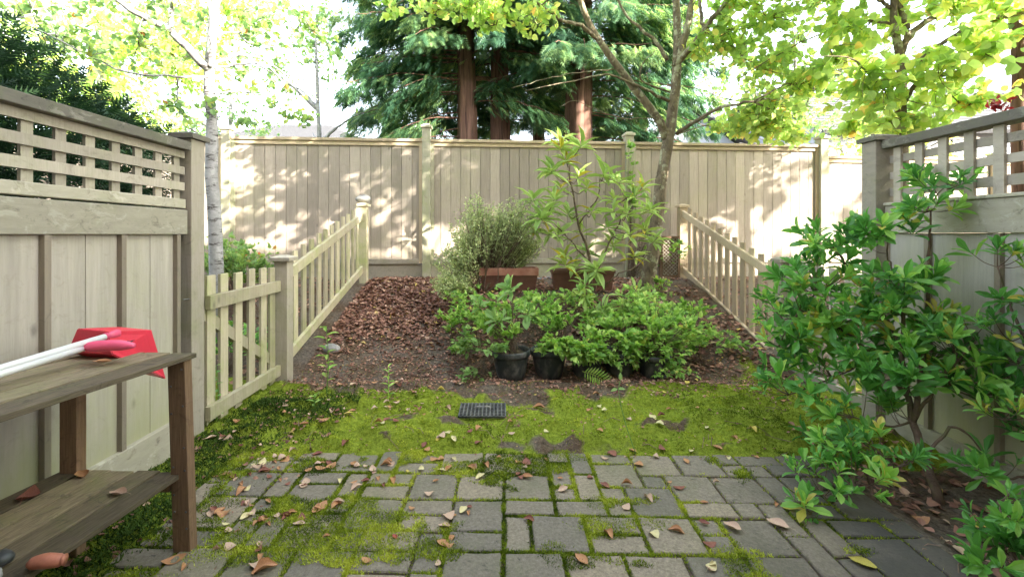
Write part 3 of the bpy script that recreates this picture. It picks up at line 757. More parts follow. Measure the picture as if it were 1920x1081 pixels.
blobs = [(P(120, 60, 4.2), (.6, .5, .4), 30), (P(260, 70, 4.3), (.5, .5, .35), 26), (P(60, 0, 4), (.6, .6, .4), 30), (P(300, -20, 4.3), (.6, .5, .4), 30),
         (P(480, 30, 4.8), (.45, .4, .3), 18), (P(470, 130, 4.7), (.45, .3, .3), 16), (P(540, 200, 4.6), (.35, .3, .25), 14), (P(330, 190, 4.5), (.3, .3, .2), 10),
         (P(580, 40, 5.0), (.5, .4, .4), 22), (P(440, 220, 4.6), (.3, .3, .25), 6), (P(420, -150, 4.6), (.8, .8, .5), 45), (P(200, -150, 4.3), (.9, .9, .5), 50), (P(620, -120, 5), (.7, .7, .5), 40), (P(420, -420, 4.7), (1.2, 1.0, .8), 90)]
tree('garden_tree', "slender tree with pale blotched trunk behind the left picket panel", b0, limbs, 'bark_pale', 'lf_green', blobs, T=LEAFROUND, L=(.045, .075), W=.8, per=7)

# mottled tree in the garden bed, many limbs
Yt = 5.55
b0 = P(1212, 560, Yt); b0[2] = float(hgt(b0[0], Yt)) - .06
limbs = [([b0, P(1217, 500, Yt), P(1232, 420, Yt), P(1240, 340, Yt), P(1254, 260, Yt), P(1262, 200, Yt), P(1268, 130, Yt), P(1270, 60, Yt), P(1266, -60, Yt), P(1260, -400, Yt)], .092, .035),
         ([P(1250, 262, Yt), P(1228, 215, Yt - .05), P(1190, 165, Yt - .1), P(1150, 115, Yt - .15), P(1115, 60, Yt - .2), P(1085, -5, Yt - .25), P(1060, -120, Yt - .3)], .052, .028),
         ([P(1120, 72, Yt - .2), P(1090, 48, Yt - .3), P(1050, 35, Yt - .5), P(1000, 0, Yt - .7), P(930, -60, Yt - .8)], .026, .008),
         ([P(1268, 125, Yt), P(1285, 70, Yt - .1), P(1298, 0, Yt - .1), P(1315, -150, Yt)], .05, .03),
         ([P(1272, 118, Yt), P(1295, 90, Yt - .2), P(1320, 55, Yt - .4), P(1345, 25, Yt - .5), P(1368, -10, Yt - .6), P(1420, -120, Yt - .8)], .036, .02),
         ([P(1320, 58, Yt - .4), P(1314, 20, Yt - .4), P(1312, -40, Yt - .4)], .022, .014),
         ([P(1270, 250, Yt), P(1300, 228, Yt - .3), P(1340, 207, Yt - .5), P(1375, 195, Yt - .7), P(1414, 190, Yt - .8)], .026, .012),
         ([P(1256, 190, Yt), P(1220, 172, Yt - .1), P(1180, 155, Yt - .2), P(1140, 140, Yt - .3), P(1080, 150, Yt - .5), P(985, 170, Yt - .8)], .020, .004),
         ([P(1255, 172, Yt), P(1222, 160, Yt - .2), P(1200, 148, Yt - .3), P(1205, 120, Yt - .3), P(1228, 95, Yt - .3)], .014, .004),
         ([P(1252, 112, Yt), P(1235, 85, Yt), P(1220, 68, Yt), P(1185, 40, Yt), P(1160, 5, Yt), P(1150, -40, Yt)], .026, .01),
         ([P(1160, 128, Yt - .14), P(1060, 140, Yt - .3), P(960, 165, Yt - .5)], .008, .003),
         ([P(1230, 220, Yt), P(1160, 220, Yt - .3), P(1080, 190, Yt - .5), P(1050, 200, Yt - .5)], .006, .002)]
blobs = [(P(1000, -60, 5), (.8, .7, .35), 50), (P(880, 10, 4.8), (.5, .5, .25), 34), (P(1240, -130, 5.4), (1.0, .9, .5), 60), (P(1420, -150, 4.9), (1.1, 1, .5), 80),
         (P(1360, 40, 5.2), (.45, .5, .5), 55), (P(1420, 110, 5.2), (.6, .5, .5), 60), (P(1440, 20, 5.0), (.6, .6, .4), 60),
         (P(1440, 210, 5.2), (.5, .5, .22), 60), (P(1430, 235, 5.4), (.55, .4, .22), 70), (P(1500, 150, 5.3), (.5, .5, .4), 50),
         (P(1000, 30, 5), (.4, .4, .25), 16), ((1.0, 3.6, 3.95), (.7, .45, .3), 34), ((.1, 3.9, 3.85), (.6, .45, .25), 28), ((1.9, 3.3, 4.1), (.6, .45, .35), 24), ((-.3, 4.7, 4.2), (.9, .7, .45), 40), ((.9, 4.4, 4.1), (.8, .7, .4), 34), ((2.0, 4.3, 4.1), (.8, .7, .45), 34), ((3.1, 4.3, 4.2), (.8, .7, .5), 38), (P(820, 15, 4.8), (.4, .3, .16), 16), (P(740, 5, 4.8), (.3, .3, .14), 10), ((1.5, 4.3, 5.0), (1.2, .9, .5), 50), ((3.0, 4.3, 5.2), (1.2, .9, .5), 56), (P(1480, 250, 5.7), (.35, .3, .16), 34), (P(1380, 235, 5.7), (.35, .3, .16), 30), (P(1350, 80, 5.3), (.4, .4, .3), 26), (P(930, 40, 4.9), (.5, .4, .2), 20)]
tree('garden_tree', "mottled multi limbed tree growing in the bed among the pot plants", b0, limbs, 'bark_grey', 'lf_yellow', blobs, T=LEAFROUND, L=(.055, .095), W=.78, per=7, n=14, wob=.1)

# yellow-green tree behind the right fence
Yt = 4.6
b0 = P(1690, 620, Yt); b0[2] = float(hgt(b0[0], Yt)) - .05
limbs = [([b0, P(1690, 400, Yt), P(1690, 260, Yt), P(1688, 190, Yt), P(1692, 110, Yt), P(1678, 60, Yt), P(1672, 0, Yt), P(1690, -200, Yt), P(1690, -450, Yt)], .062, .02),
         ([P(1690, 200, Yt), P(1718, 155, Yt - .1), P(1730, 110, Yt - .2), P(1775, 75, Yt - .3), P(1840, 42, Yt - .4), P(1960, 18, Yt - .5)], .026, .014),
         ([P(1690, 90, Yt), P(1712, 60, Yt), P(1745, 35, Yt), P(1815, 0, Yt), P(1900, -60, Yt)], .034, .018),
         ([P(1690, 100, Yt), P(1702, 60, Yt), P(1690, 20, Yt), P(1675, -10, Yt)], .03, .02),
         ([P(1672, 45, Yt), P(1630, 38, Yt + .1), P(1580, 50, Yt + .1), P(1500, 80, Yt + .2), P(1380, 150, Yt + .4)], .014, .004),
         ([P(1686, 190, Yt), P(1655, 165, Yt - .1), P(1630, 140, Yt - .2), P(1600, 112, Yt - .3), P(1540, 105, Yt - .4)], .014, .004),
         ([P(1670, 15, Yt), P(1640, -10, Yt), P(1560, -80, Yt)], .02, .01)]
blobs = [(P(1560, 100, 4.8), (.5, .5, .35), 60), (P(1630, 170, 4.5), (.4, .4, .3), 50), (P(1760, 130, 4.3), (.35, .4, .3), 36), (P(1850, 90, 4.1), (.4, .4, .3), 36), (P(1810, 190, 4.5), (.35, .4, .2), 30),
         (P(1620, 60, 4.8), (.4, .5, .3), 30), (P(1870, 10, 4.2), (.5, .5, .3), 40), (P(1740, 10, 4.7), (.5, .5, .3), 36), (P(1700, 230, 4.6), (.5, .35, .18), 50), (P(1600, 240, 5.4), (.4, .3, .15), 20), ((5.9, 4.7, 3.1), (.5, .4, .35), 30), ((6.7, 4.8, 3.6), (.5, .4, .4), 34), ((6.2, 4.6, 2.5), (.35, .3, .25), 14),
         (P(1700, -150, 4.6), (1.3, 1.0, .6), 110), (P(1560, -40, 4.8), (.7, .6, .4), 60), ((4.4, 4.1, 4.3), (.9, .8, .5), 120), ((5.6, 4.2, 4.3), (.9, .8, .6), 140), ((6.6, 4.4, 4.0), (.8, .7, .6), 120), ((4.8, 4.0, 5.4), (1.3, 1.0, .6), 90), ((6.6, 3.6, 5.2), (1.2, 1.0, .8), 90)]
tree('garden_tree', "young tree with large translucent yellow green leaves behind the right fence", b0, limbs, 'bark_grey', 'lf_yellow', [(a, b_, int(c_ * (.72 if a[2] < 3.7 else 1))) for a, b_, c_ in blobs], T=LEAFROUND, L=(.07, .125), W=.82, per=6)
# unseen tree added on the right, its crown placed to dapple the back fence
b0 = np.array([6.6, 2.2, -.05])
bl = []
for k in range(54):
    c_ = np.array([RNG.uniform(1.8, 11.4), RNG.uniform(1.9, 3.1), 0]); c_[2] = RNG.uniform(4.3, 6.4)
    bl.append((c_, (.40, .4, .3), 11))
tree('garden_tree', "spreading tree added outside the view at right, placed to dapple the back fence", b0, [([b0, b0 + [.1, 0, 2], b0 + [-.1, .1, 4.2], b0 + [-.2, 0, 6]], .12, .03), ([b0 + [.05, 0, 2.6], b0 + [-1.5, .3, 4.2], b0 + [-4.4, .4, 5.2]], .05, .015), ([b0 + [0, 0, 3], b0 + [1.2, .3, 4.4], b0 + [2.6, .4, 5.4]], .05, .015)],
     'bark_grey', 'lf_yellow', bl, T=LEAFROUND, L=(.09, .15), W=.8, per=7)
# neighbour's stem at the right edge
b0 = P(1912, 600, 5.2); b0[2] = .3
tree('garden_tree', "straight brown trunk at the far right edge behind the fence", b0, [([b0, P(1912, 250, 5.2), P(1910, 0, 5.2), P(1905, -400, 5.2)], .075, .05), ([P(1912, 60, 5.2), P(1840, 110, 5.0), P(1780, 130, 4.9)], .02, .006)], 'bark_cedar', 'lf_green',
     [(P(1960, -100, 5.2), (.9, .9, .5), 50), (P(1870, 60, 5.4), (.5, .4, .3), 24), (P(1900, -350, 5.2), (1.3, 1.2, .9), 80)], L=(.06, .09))
# red leaved twig above the right fence
b0 = P(1880, 240, 3.7); b0[2] = 0
tree('red_leaved_shrub', "thin shrub with a tuft of dark red leaves above the right lattice", b0, [([b0, P(1885, 400, 3.7), P(1880, 240, 3.7), P(1876, 200, 3.7)], .008, .004)], 'twig', 'lf_red',
     [(P(1876, 194, 3.7), (.09, .07, .05), 8)], L=(.05, .08), W=.6, per=2, cat="shrub", stemname='stem', crownname='leaves')

# cedars behind the back fence
def cedar(label, px, w, Yc, spans, seed):
    x = (px - 935) * Yc / F
    base = np.array([x, Yc, .45])
    t = thing('cedar_tree', base, label, "tree", "cedar trees behind the back fence")
    mb = MB(); H = 11
    hs = np.linspace(0, H, 16); rads = w / 2 * (1.25 - .9 * hs / H)
    pts = np.stack([x + np.sin(hs * .7 + seed) * .04, np.full(16, Yc), .45 + hs], -1)
    # fluted trunk
    nseg = 22; V = []; f = []
    for p, q in zip(pts, rads):
        a = np.arange(nseg) * 2 * math.pi / nseg
        k = q * (1 + .12 * np.sin(a * 5 + seed) + .06 * np.sin(a * 9 + 2))
        V += [(p[0] + kk * math.cos(aa), p[1] + kk * math.sin(aa), p[2]) for aa, kk in zip(a, k)]
    for i in range(15):
        for j in range(nseg): f.append((i * nseg + j, i * nseg + (j + 1) % nseg, (i + 1) * nseg + (j + 1) % nseg, (i + 1) * nseg + j))
    mb.add(V, f)
    lv = MB()
    for (z0, z1, cnt, rlen, amin, amax) in spans:
        for q in range(cnt):
            z = RNG.uniform(z0, z1); a = R(RNG.uniform(amin, amax)); z += max(0, -math.sin(a)) * 1.3 * (z < 5.2); Lb = rlen * RNG.uniform(.65, 1.15)
            d = np.array([math.cos(a), math.sin(a), 0]); s0 = np.array([x, Yc, z])
            c = curve([s0, s0 + d * Lb * .45 + np.array([0, 0, -.05]), s0 + d * Lb * .8 + np.array([0, 0, -.28]), s0 + d * Lb + np.array([0, 0, -.38 - .2 * RNG.random()])], 12, .01)
            mb.tube(c, np.linspace(.017, .003, len(c)), 5, cap=False)
            m_ = int(100 * Lb); tt = .22 + .78 * RNG.random(m_); ii = np.clip((tt * (len(c) - 1)).astype(int), 0, len(c) - 2)
            sd = np.array([-d[1], d[0], 0]); sg = RNG.choice([-1, 1], m_); off = RNG.random(m_) * .38 * (1.1 - tt) + .02
            pos = c[ii] + sd * (sg * off)[:, None] + d * (off * .5)[:, None] - np.array([0, 0, 1.]) * (off * .25 + RNG.random(m_) * .22)[:, None]
            ax = unit(d * .6 + sd * sg[:, None] * .5 + rdir(m_) * .35 - np.array([0, 0, .75]))
            nr = unit(rdir(m_) * .5 + np.array([0, 0, .7]) + d * .5)
            scatter(lv, SPRAY, pos, ax, nr, RNG.uniform(.14, .27, m_), .85, np.clip(RNG.normal(size=m_) * .2 + RNG.uniform(.15, .8), 0, 1))
    mb.build('trunk', 'bark_cedar', t, smooth=True); lv.build('crown', 'lf_cedar', t)
cedar("red barked cedar, left trunk of the three behind the back fence", 873, .36, 8.8, [(3.4, 8, 46, 1.9, 160, 380), (3.0, 7, 26, 2.2, 165, 215), (4.5, 9, 20, 2.0, 20, 160)], 0)
cedar("red barked cedar, middle trunk of the three behind the back fence", 940, .36, 9.2, [(3.5, 8, 44, 1.9, 180, 360), (3.8, 8, 20, 1.9, 20, 160)], 2)
cedar("cedar set back behind the middle trunk, foliage low to the fence", 1010, .3, 11.8, [(2.6, 6, 46, 1.9, 180, 360), (3, 8, 16, 1.7, 0, 180)], 1)
cedar("cedar set back at the left, its skirts sweeping down to the fence", 790, .3, 11.2, [(2.3, 6.5, 60, 2.1, 150, 380), (3, 8, 16, 1.7, 0, 180)], 5)
cedar("cedar set back behind the mottled tree, foliage low to the fence", 1200, .3, 11.0, [(2.5, 7, 50, 1.7, 180, 380), (3, 8, 16, 1.6, 0, 180)], 6)
cedar("thick red barked cedar, right trunk behind the back fence near the garden tree", 1085, .52, 8.9, [(3.3, 8, 46, 2.0, 180, 372), (2.9, 7, 22, 2.1, 330, 380), (4, 9, 20, 2.0, 20, 160)], 4)

# background broadleaf trees
def bgtree(label, x, y, H, blobs, leafm, L=(.08, .13), per=8, tr=.12):
    b0 = np.array([x, y, .45])
    limbs = [([b0, b0 + [0.05, 0, H * .4], b0 + [-.05, 0, H]], tr, .03)]
    for k in range(6):
        a = RNG.uniform(0, 6.28); z = H * RNG.uniform(.25, .7)
        limbs.append(([b0 + [0, 0, z], b0 + [math.cos(a) * .8, math.sin(a) * .8, z + .6], b0 + [math.cos(a) * 1.8, math.sin(a) * 1.8, z + 1.0]], tr * .4, .01))
    tree('broadleaf_tree', label, b0, limbs, 'bark_pale', leafm, blobs, T=LEAFSIMPLE, L=L, W=.75, per=per, twigr=.006, twiglen=.5, linkr=.03, n=8, group="broadleaf trees beyond the fences")
bgtree("sunny yellow green tree filling the sky behind the left hedge", -7.5, 8.5, 6, [((-8.5, 8.5, 4.6), (1.9, 1.4, 1.2), 420), ((-6.3, 8.7, 4.9), (1.3, 1.2, 1.0), 300), ((-7.2, 8, 3.4), (1.5, 1.1, .8), 280), ((-5.2, 9, 5.8), (1.2, 1.1, .8), 140), ((-10, 8, 3.2), (1.5, 1.3, 1.2), 200)], 'lf_yellow')
bgtree("tall soft green tree between the left hedge and the pale trunk", -7.4, 12.5, 6, [((-7.6, 12.5, 4.2), (1.6, 1.2, 1.3), 130), ((-9.4, 12.5, 3.4), (1.6, 1.2, 1.2), 120), ((-6.4, 13, 3.2), (.9, .9, .7), 50)], 'lf_green')
bgtree("airy pale green tree just left of the red barked cedars", -4.6, 11.5, 6, [((-4.3, 11.5, 6.2), (1.3, 1.0, 1.1), 90), ((-5.6, 11.5, 5.6), (1.0, 1.0, .9), 60), ((-3.4, 11.5, 5.2), (.8, .8, .8), 50)], 'lf_green')
bgtree("tree with pale green leaves behind the right half of the back fence", 7.2, 11.0, 6, [((6.2, 11, 5.0), (1.6, 1.3, 1.1), 130), ((8.2, 11, 5.4), (1.6, 1.3, 1.2), 130), ((7.4, 10.6, 3.9), (1.5, 1.1, .7), 80), ((9.8, 11, 4.4), (1.2, 1.2, 1), 80)], 'lf_green')
bgtree("yellow green shrubby tree in front of the grey sided house", 6.4, 8.4, 2.4, [((6.0, 8.4, 2.5), (.9, .7, .5), 60), ((7.2, 8.4, 2.6), (.9, .7, .6), 60), ((8.3, 8.4, 2.7), (.7, .6, .6), 44)], 'lf_yellow', tr=.05)

# hedge over the left fence
t = thing('hedge', (-2.9, 2.2, 0), "dark green conifer hedge rising behind the left lattice", "hedge")
mb = MB(); lv = MB()
def hedge_top(y): return 2.42 - .0 * y - .30 * sstep(2.0, 3.3, y) - .12 * sstep(1.2, 2.0, y)
for yy in np.arange(.3, 3.2, .42):
    mb.tube(curve([(-2.85, yy, -.05), (-2.85 + random.uniform(-.1, .1), yy + .05, 1.0), (-2.8, yy, 1.9)], 8, .01), np.linspace(.05, .015, 9)[:9], 7)
mbx = mb.build('stem', 'twig', t)
cnt = 24000
yy = RNG.uniform(.1, 3.25, cnt); zz = RNG.random(cnt) ** .7 * hedge_top(yy); side = RNG.random(cnt)
hw = .62 * (1 - .35 * (zz / 2.4) ** 3)
xx = -2.9 + hw * np.sign(side - .35) * np.minimum(1, RNG.random(cnt) ** .35) + RNG.normal(size=cnt) * .04
zz += RNG.normal(size=cnt) * .04
out = np.stack([np.sign(xx + 2.9) * .7, RNG.normal(size=cnt) * .5, .45 + RNG.normal(size=cnt) * .4], -1)
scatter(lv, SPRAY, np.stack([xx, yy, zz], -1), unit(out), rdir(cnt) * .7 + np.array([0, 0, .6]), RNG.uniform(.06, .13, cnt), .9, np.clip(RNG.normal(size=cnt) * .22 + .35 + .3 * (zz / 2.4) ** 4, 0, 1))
# lower far end running on behind the pale trunk
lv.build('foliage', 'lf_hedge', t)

# ------------------------------------------------------------------ shrubs with whorled leaves
def whorl(lv, c, axis, nl, L, W, T=LEAF, open_=1.05, rr_=.5, jit=.22, droop=0.0):
    axis = unit(np.array(axis, float)); ref = np.array([0, 0, 1.]) if abs(axis[2]) < .9 else np.array([1., 0, 0])
    u = unit(np.cross(axis, ref)); w = np.cross(axis, u)
    a = np.arange(nl) * 2.399 + random.random() * 6
    op = open_ * np.linspace(.35, 1.15, nl) + RNG.normal(size=nl) * jit * .5
    rad = np.outer(np.cos(a), u) + np.outer(np.sin(a), w)
    ax = unit(rad * np.sin(op)[:, None] + axis * np.cos(op)[:, None] - np.array([0, 0, droop]) + rdir(nl) * jit * .5)
    nr = axis[None] * np.sin(op)[:, None] - rad * np.cos(op)[:, None] + rdir(nl) * .15
    pos = np.array(c) - axis * np.linspace(0, .03, nl)[:, None]
    scatter(lv, T, pos, ax, nr, L * RNG.uniform(.75, 1.15, nl), W, np.clip(RNG.normal(size=nl) * .15 + rr_, 0, 1))
def shrub(name, label, base, mains, blobs, leafm, L, W, nl=9, r0=.018, dens=None, T=LEAFOB, open_=1.05, droop=0, cat="shrub", inner=.55, stem='twig', thin=.0025, group=None, upb=.7, taper=.4):
    t = thing(name, base, label, cat, group)
    mb = MB(); lv = MB(); sk = []
    for pts, a, bq in mains:
        c = curve(pts, 16, .004); sk.append(c); mb.tube(c, np.linspace(a, bq, len(c)), 8, wob=.1)
    SK = np.concatenate(sk)
    for c, rad, cnt in blobs:
        c = np.array(c, float); rad = np.broadcast_to(rad, (3,)).astype(float)
        hub = c - [0, 0, rad[2] * .5]; j = np.argmin(np.linalg.norm(SK - hub, axis=1)); root = SK[j]
        loc = SK
        if np.linalg.norm(hub - root) > .06:
            cc = curve([root, (root + hub) / 2 + RNG.normal(size=3) * .02 - [0, 0, .02], hub], 8, .003); mb.tube(cc, np.linspace(thin * 2.4, thin * 1.3, len(cc)), 6); loc = cc
        for k in range(cnt):
            d = rdir(1)[0]; d[2] = d[2] * .9 + .15; q = (inner + (1 - inner) * random.random()); e = c + d * rad * q
            s0 = loc[np.argmin(np.linalg.norm(loc - e, axis=1))]; v = e - s0
            tw = curve([s0, (s0 + e) / 2 + [0, 0, -.1 * np.linalg.norm(v)], e], 6); mb.tube(tw, np.linspace(thin, thin * .6, len(tw)), 5, cap=False)
            ax = unit(unit(v) * .6 + d * .4 + np.array([0, 0, upb]))
            whorl(lv, e, ax, max(3, nl + random.randint(-4, 3)), L * random.uniform(.55, 1.2), W * random.uniform(.8, 1.15), T, open_ * random.uniform(.75, 1.25), random.uniform(.05, .95), droop=droop, jit=.4)
    mb.build('stem', stem, t, smooth=True); lv.build('leaves', leafm, t)
    return t
# big shrub on the right
B = P(1762, 935, 2.22); B[2] = float(hgt(B[0], B[1])) - .02
mains = [([B, P(1735, 860, 2.3), P(1712, 790, 2.38), P(1700, 735, 2.45), P(1690, 640, 2.5), P(1700, 560, 2.5)], .022, .008),
         ([P(1712, 790, 2.38), P(1725, 700, 2.42), P(1740, 560, 2.5), P(1742, 460, 2.55), P(1745, 395, 2.55)], .014, .004),
         ([P(1700, 740, 2.45), P(1640, 670, 2.6), P(1570, 610, 2.75), P(1500, 580, 2.85)], .013, .005),
         ([P(1690, 650, 2.5), P(1640, 560, 2.65), P(1590, 500, 2.75), P(1555, 450, 2.8)], .011, .004),
         ([P(1700, 560, 2.5), P(1670, 500, 2.6), P(1660, 430, 2.6)], .007, .003),
         ([P(1735, 855, 2.3), P(1790, 800, 2.3), P(1850, 850, 2.2), P(1870, 880, 2.1)], .008, .004),
         ([P(1712, 790, 2.38), P(1770, 700, 2.35), P(1830, 640, 2.3)], .010, .004)]
blobs = [(P(1565, 450, 2.8), (.24, .22, .12), 12), (P(1530, 520, 2.85), (.22, .22, .16), 13), (P(1470, 575, 2.9), (.18, .2, .16), 11), (P(1560, 590, 2.8), (.24, .22, .18), 15), (P(1460, 630, 2.85), (.12, .2, .12), 7),
         (P(1770, 340, 2.55), (.24, .14, .07), 7), (P(1740, 395, 2.55), (.18, .14, .08), 5), (P(1655, 430, 2.6), (.18, .16, .09), 7), (P(1680, 520, 2.55), (.2, .2, .12), 7), (P(1640, 560, 2.6), (.18, .2, .14), 9),
         (P(1700, 600, 2.5), (.24, .2, .14), 12), (P(1650, 670, 2.55), (.26, .22, .14), 14), (P(1780, 640, 2.4), (.24, .2, .13), 13), (P(1740, 700, 2.4), (.26, .2, .13), 14), (P(1560, 680, 2.7), (.24, .22, .16), 13), (P(1840, 720, 2.25), (.12, .15, .1), 5),
         (P(1480, 720, 2.7), (.2, .2, .12), 9), (P(1600, 760, 2.5), (.26, .22, .12), 11)]
shrub('evergreen_shrub', "large glossy leaved evergreen shrub with forked stem before the right fence", B, mains, [(a, b_, int(c_ * 1.75)) for a, b_, c_ in blobs], 'lf_shrub', .105, .40, nl=9)
B = P(1640, 950, 2.15); B[2] = float(hgt(B[0], B[1])) - .02
shrub('evergreen_shrub', "low bright green bush spilling over the paving below the large shrub", B, [([B, P(1630, 900, 2.2), P(1600, 850, 2.25), P(1580, 830, 2.25)], .009, .004), ([B, P(1570, 950, 2.1), P(1520, 960, 2.02)], .005, .002), ([B, P(1680, 880, 2.15), P(1700, 860, 2.15)], .006, .003)],
      [(P(1570, 835, 2.25), (.17, .2, .07), 16), (P(1650, 835, 2.2), (.17, .2, .07), 15), (P(1540, 900, 2.15), (.14, .16, .12), 15), (P(1600, 890, 2.1), (.16, .18, .1), 10), (P(1500, 950, 2.05), (.06, .08, .06), 4), (P(1520, 990, 1.97), (.035, .05, .025), 2)],
      'lf_shrub', .085, .4, nl=8, upb=.5)
B = P(1900, 1010, 1.75); B[2] = float(hgt(B[0], B[1])) - .02
shrub('evergreen_shrub', "leafy green bush in the bottom right corner beside the dark paving", B, [([B, P(1890, 980, 1.76), P(1870, 940, 1.78)], .008, .003)],
      [(P(1870, 990, 1.75), (.12, .14, .07), 10), (P(1910, 960, 1.72), (.12, .14, .08), 9), (P(1850, 1040, 1.68), (.12, .1, .05), 6), (P(1910, 1040, 1.65), (.12, .1, .06), 7)], 'lf_shrub', .085, .42, nl=8, upb=.5)
B = P(1935, 930, 2.1); B[2] = float(hgt(B[0], B[1])) - .02
shrub('evergreen_shrub', "tall leafy shrub at the right edge against the grey panel", B, [([B, P(1930, 800, 2.15), P(1925, 650, 2.2), P(1890, 560, 2.25), P(1870, 500, 2.25)], .012, .003)],
      [(P(1880, 485, 2.25), (.16, .12, .06), 5), (P(1910, 560, 2.2), (.12, .14, .08), 6), (P(1890, 620, 2.2), (.14, .15, .08), 8), (P(1910, 690, 2.2), (.14, .15, .1), 8), (P(1880, 770, 2.15), (.14, .15, .08), 7), (P(1930, 800, 2.1), (.12, .15, .1), 7), (P(1850, 870, 2.1), (.14, .12, .07), 9)], 'lf_shrub', .10, .36, nl=8)

# rhododendron in the bed
B = P(1110, 560, 5.0); B[2] = float(hgt(B[0], B[1])) - .03
mains = [([B, P(1105, 480, 5.0), P(1085, 420, 5.0), P(1070, 340, 5.05), P(1060, 280, 5.05)], .018, .006), ([B, P(1130, 480, 4.95), P(1160, 420, 4.95), P(1175, 370, 5)], .014, .005),
         ([P(1105, 490, 5.0), P(1060, 440, 4.9), P(1020, 400, 4.9)], .010, .004), ([B, P(1150, 520, 4.8), P(1190, 500, 4.8)], .010, .004), ([P(1085, 420, 5), P(1120, 370, 5), P(1125, 330, 5)], .008, .004)]
spots = [(1050, 262), (1090, 272), (1062, 300), (1040, 318), (1085, 330), (1000, 372), (1040, 372), (1100, 350), (1132, 326), (1020, 405), (1065, 400), (1110, 395), (1150, 372), (1190, 365), (1175, 400), (1215, 392), (1140, 425), (1090, 435), (1045, 440), (1000, 430),
         (1180, 440), (1210, 430), (1150, 460), (1100, 470), (1060, 480), (1075, 505), (1190, 480), (1120, 505), (1050, 350), (1205, 350), (1160, 340)]
t = thing('rhododendron', B, "tall rhododendron with long drooping leaves before the back fence", "shrub")
mb = MB(); lv = MB(); sk = []
for pts, a, bq in mains:
    c = curve(pts, 16, .006); sk.append(c); mb.tube(c, np.linspace(a, bq, len(c)), 8)
SK = np.concatenate(sk)
for px, py in spots + [(x_ + random.randint(-16, 16), y_ + random.randint(-10, 22)) for x_, y_ in spots[::3]]:
    e = P(px, py, 5.0 + random.uniform(-.3, .3)); s0 = SK[np.argmin(np.linalg.norm(SK - e, axis=1) + (SK[:, 2] > e[2]) * .3)]
    tw = curve([s0, (s0 + e) / 2 - [0, 0, .05], e], 8); mb.tube(tw, np.linspace(.006, .003, len(tw)), 5)
    whorl(lv, e, unit(np.array([random.uniform(-.3, .3), random.uniform(-.4, .1), 1])), random.randint(8, 12), random.uniform(.19, .26), .28, LEAF, 1.35, random.uniform(.3, .9), droop=.35)
mb.build('stem', 'twig', t, smooth=True); lv.build('leaves', 'lf_rhodo', t)
# second, darker low rhododendron by the tree
B = P(1180, 600, 4.6); B[2] = float(hgt(B[0], B[1])) - .03
shrub('rhododendron', "low drooping leaved rhododendron at the foot of the mottled tree", B, [([B, P(1185, 560, 4.6), P(1190, 540, 4.6)], .012, .005)],
      [(P(1195, 560, 4.6), (.22, .2, .12), 9), (P(1140, 590, 4.5), (.2, .2, .1), 8), (P(1090, 545, 4.7), (.16, .2, .1), 6)], 'lf_rhodo', .17, .26, nl=9, open_=1.3, droop=.35, thin=.004)

# fine leaved variegated shrub
B = P(905, 560, 5.15); B[2] = float(hgt(B[0], B[1])) - .03
t = thing('variegated_shrub', B, "dense pale variegated shrub with tiny leaves left of the rhododendron", "shrub")
mb = MB(); lv = MB()
for (px, py, yy, rx, rz, cnt) in ((905, 430, 5.3, .42, .30, 160), (950, 425, 5.3, .40, .30, 140), (855, 485, 5.15, .30, .26, 140), (925, 460, 5.4, .45, .2, 150), (845, 530, 4.95, .24, .16, 130), (870, 450, 5.1, .26, .2, 70), (985, 455, 5.4, .3, .22, 110), (900, 400, 5.25, .3, .2, 60), (960, 385, 5.2, .26, .16, 36), (890, 370, 5.2, .22, .12, 16), (1000, 400, 5.15, .2, .18, 30)):
    c = P(px, py, yy)
    for k in range(cnt):
        d = rdir(1)[0]; e = c + d * np.array([rx, .3, rz]) * random.random() ** .55
        s0 = B + (e - B) * random.uniform(.45, .65); s0[2] = max(s0[2] - .03, B[2])
        tw = curve([s0, (s0 + e) / 2 + RNG.normal(size=3) * .02, e], 5); mb.tube(tw, np.linspace(.0025, .001, len(tw)), 3, cap=False)
        m_ = 24; tt = .3 + .72 * RNG.random(m_); pos = s0 + (e - s0) * tt[:, None] + RNG.normal(size=(m_, 3)) * .012
        ax = unit(unit(e - s0) * .6 + rdir(m_)); scatter(lv, LEAFSIMPLE, pos, ax, rdir(m_) * .7 + [0, 0, .5], RNG.uniform(.028, .046, m_), .42, np.clip(RNG.normal(size=m_) * .25 + .5, 0, 1))
for k in range(9):
    e = P(random.uniform(860, 990), random.uniform(420, 500), 5.1); mb.tube(curve([B, (B + e) / 2 + RNG.normal(size=3) * .04, e], 8), np.linspace(.012, .004, 9)[:len(curve([B, (B + e) / 2, e], 8))], 6)
mb.build('stem', 'twig', t, smooth=True); lv.build('leaves', 'lf_box', t)

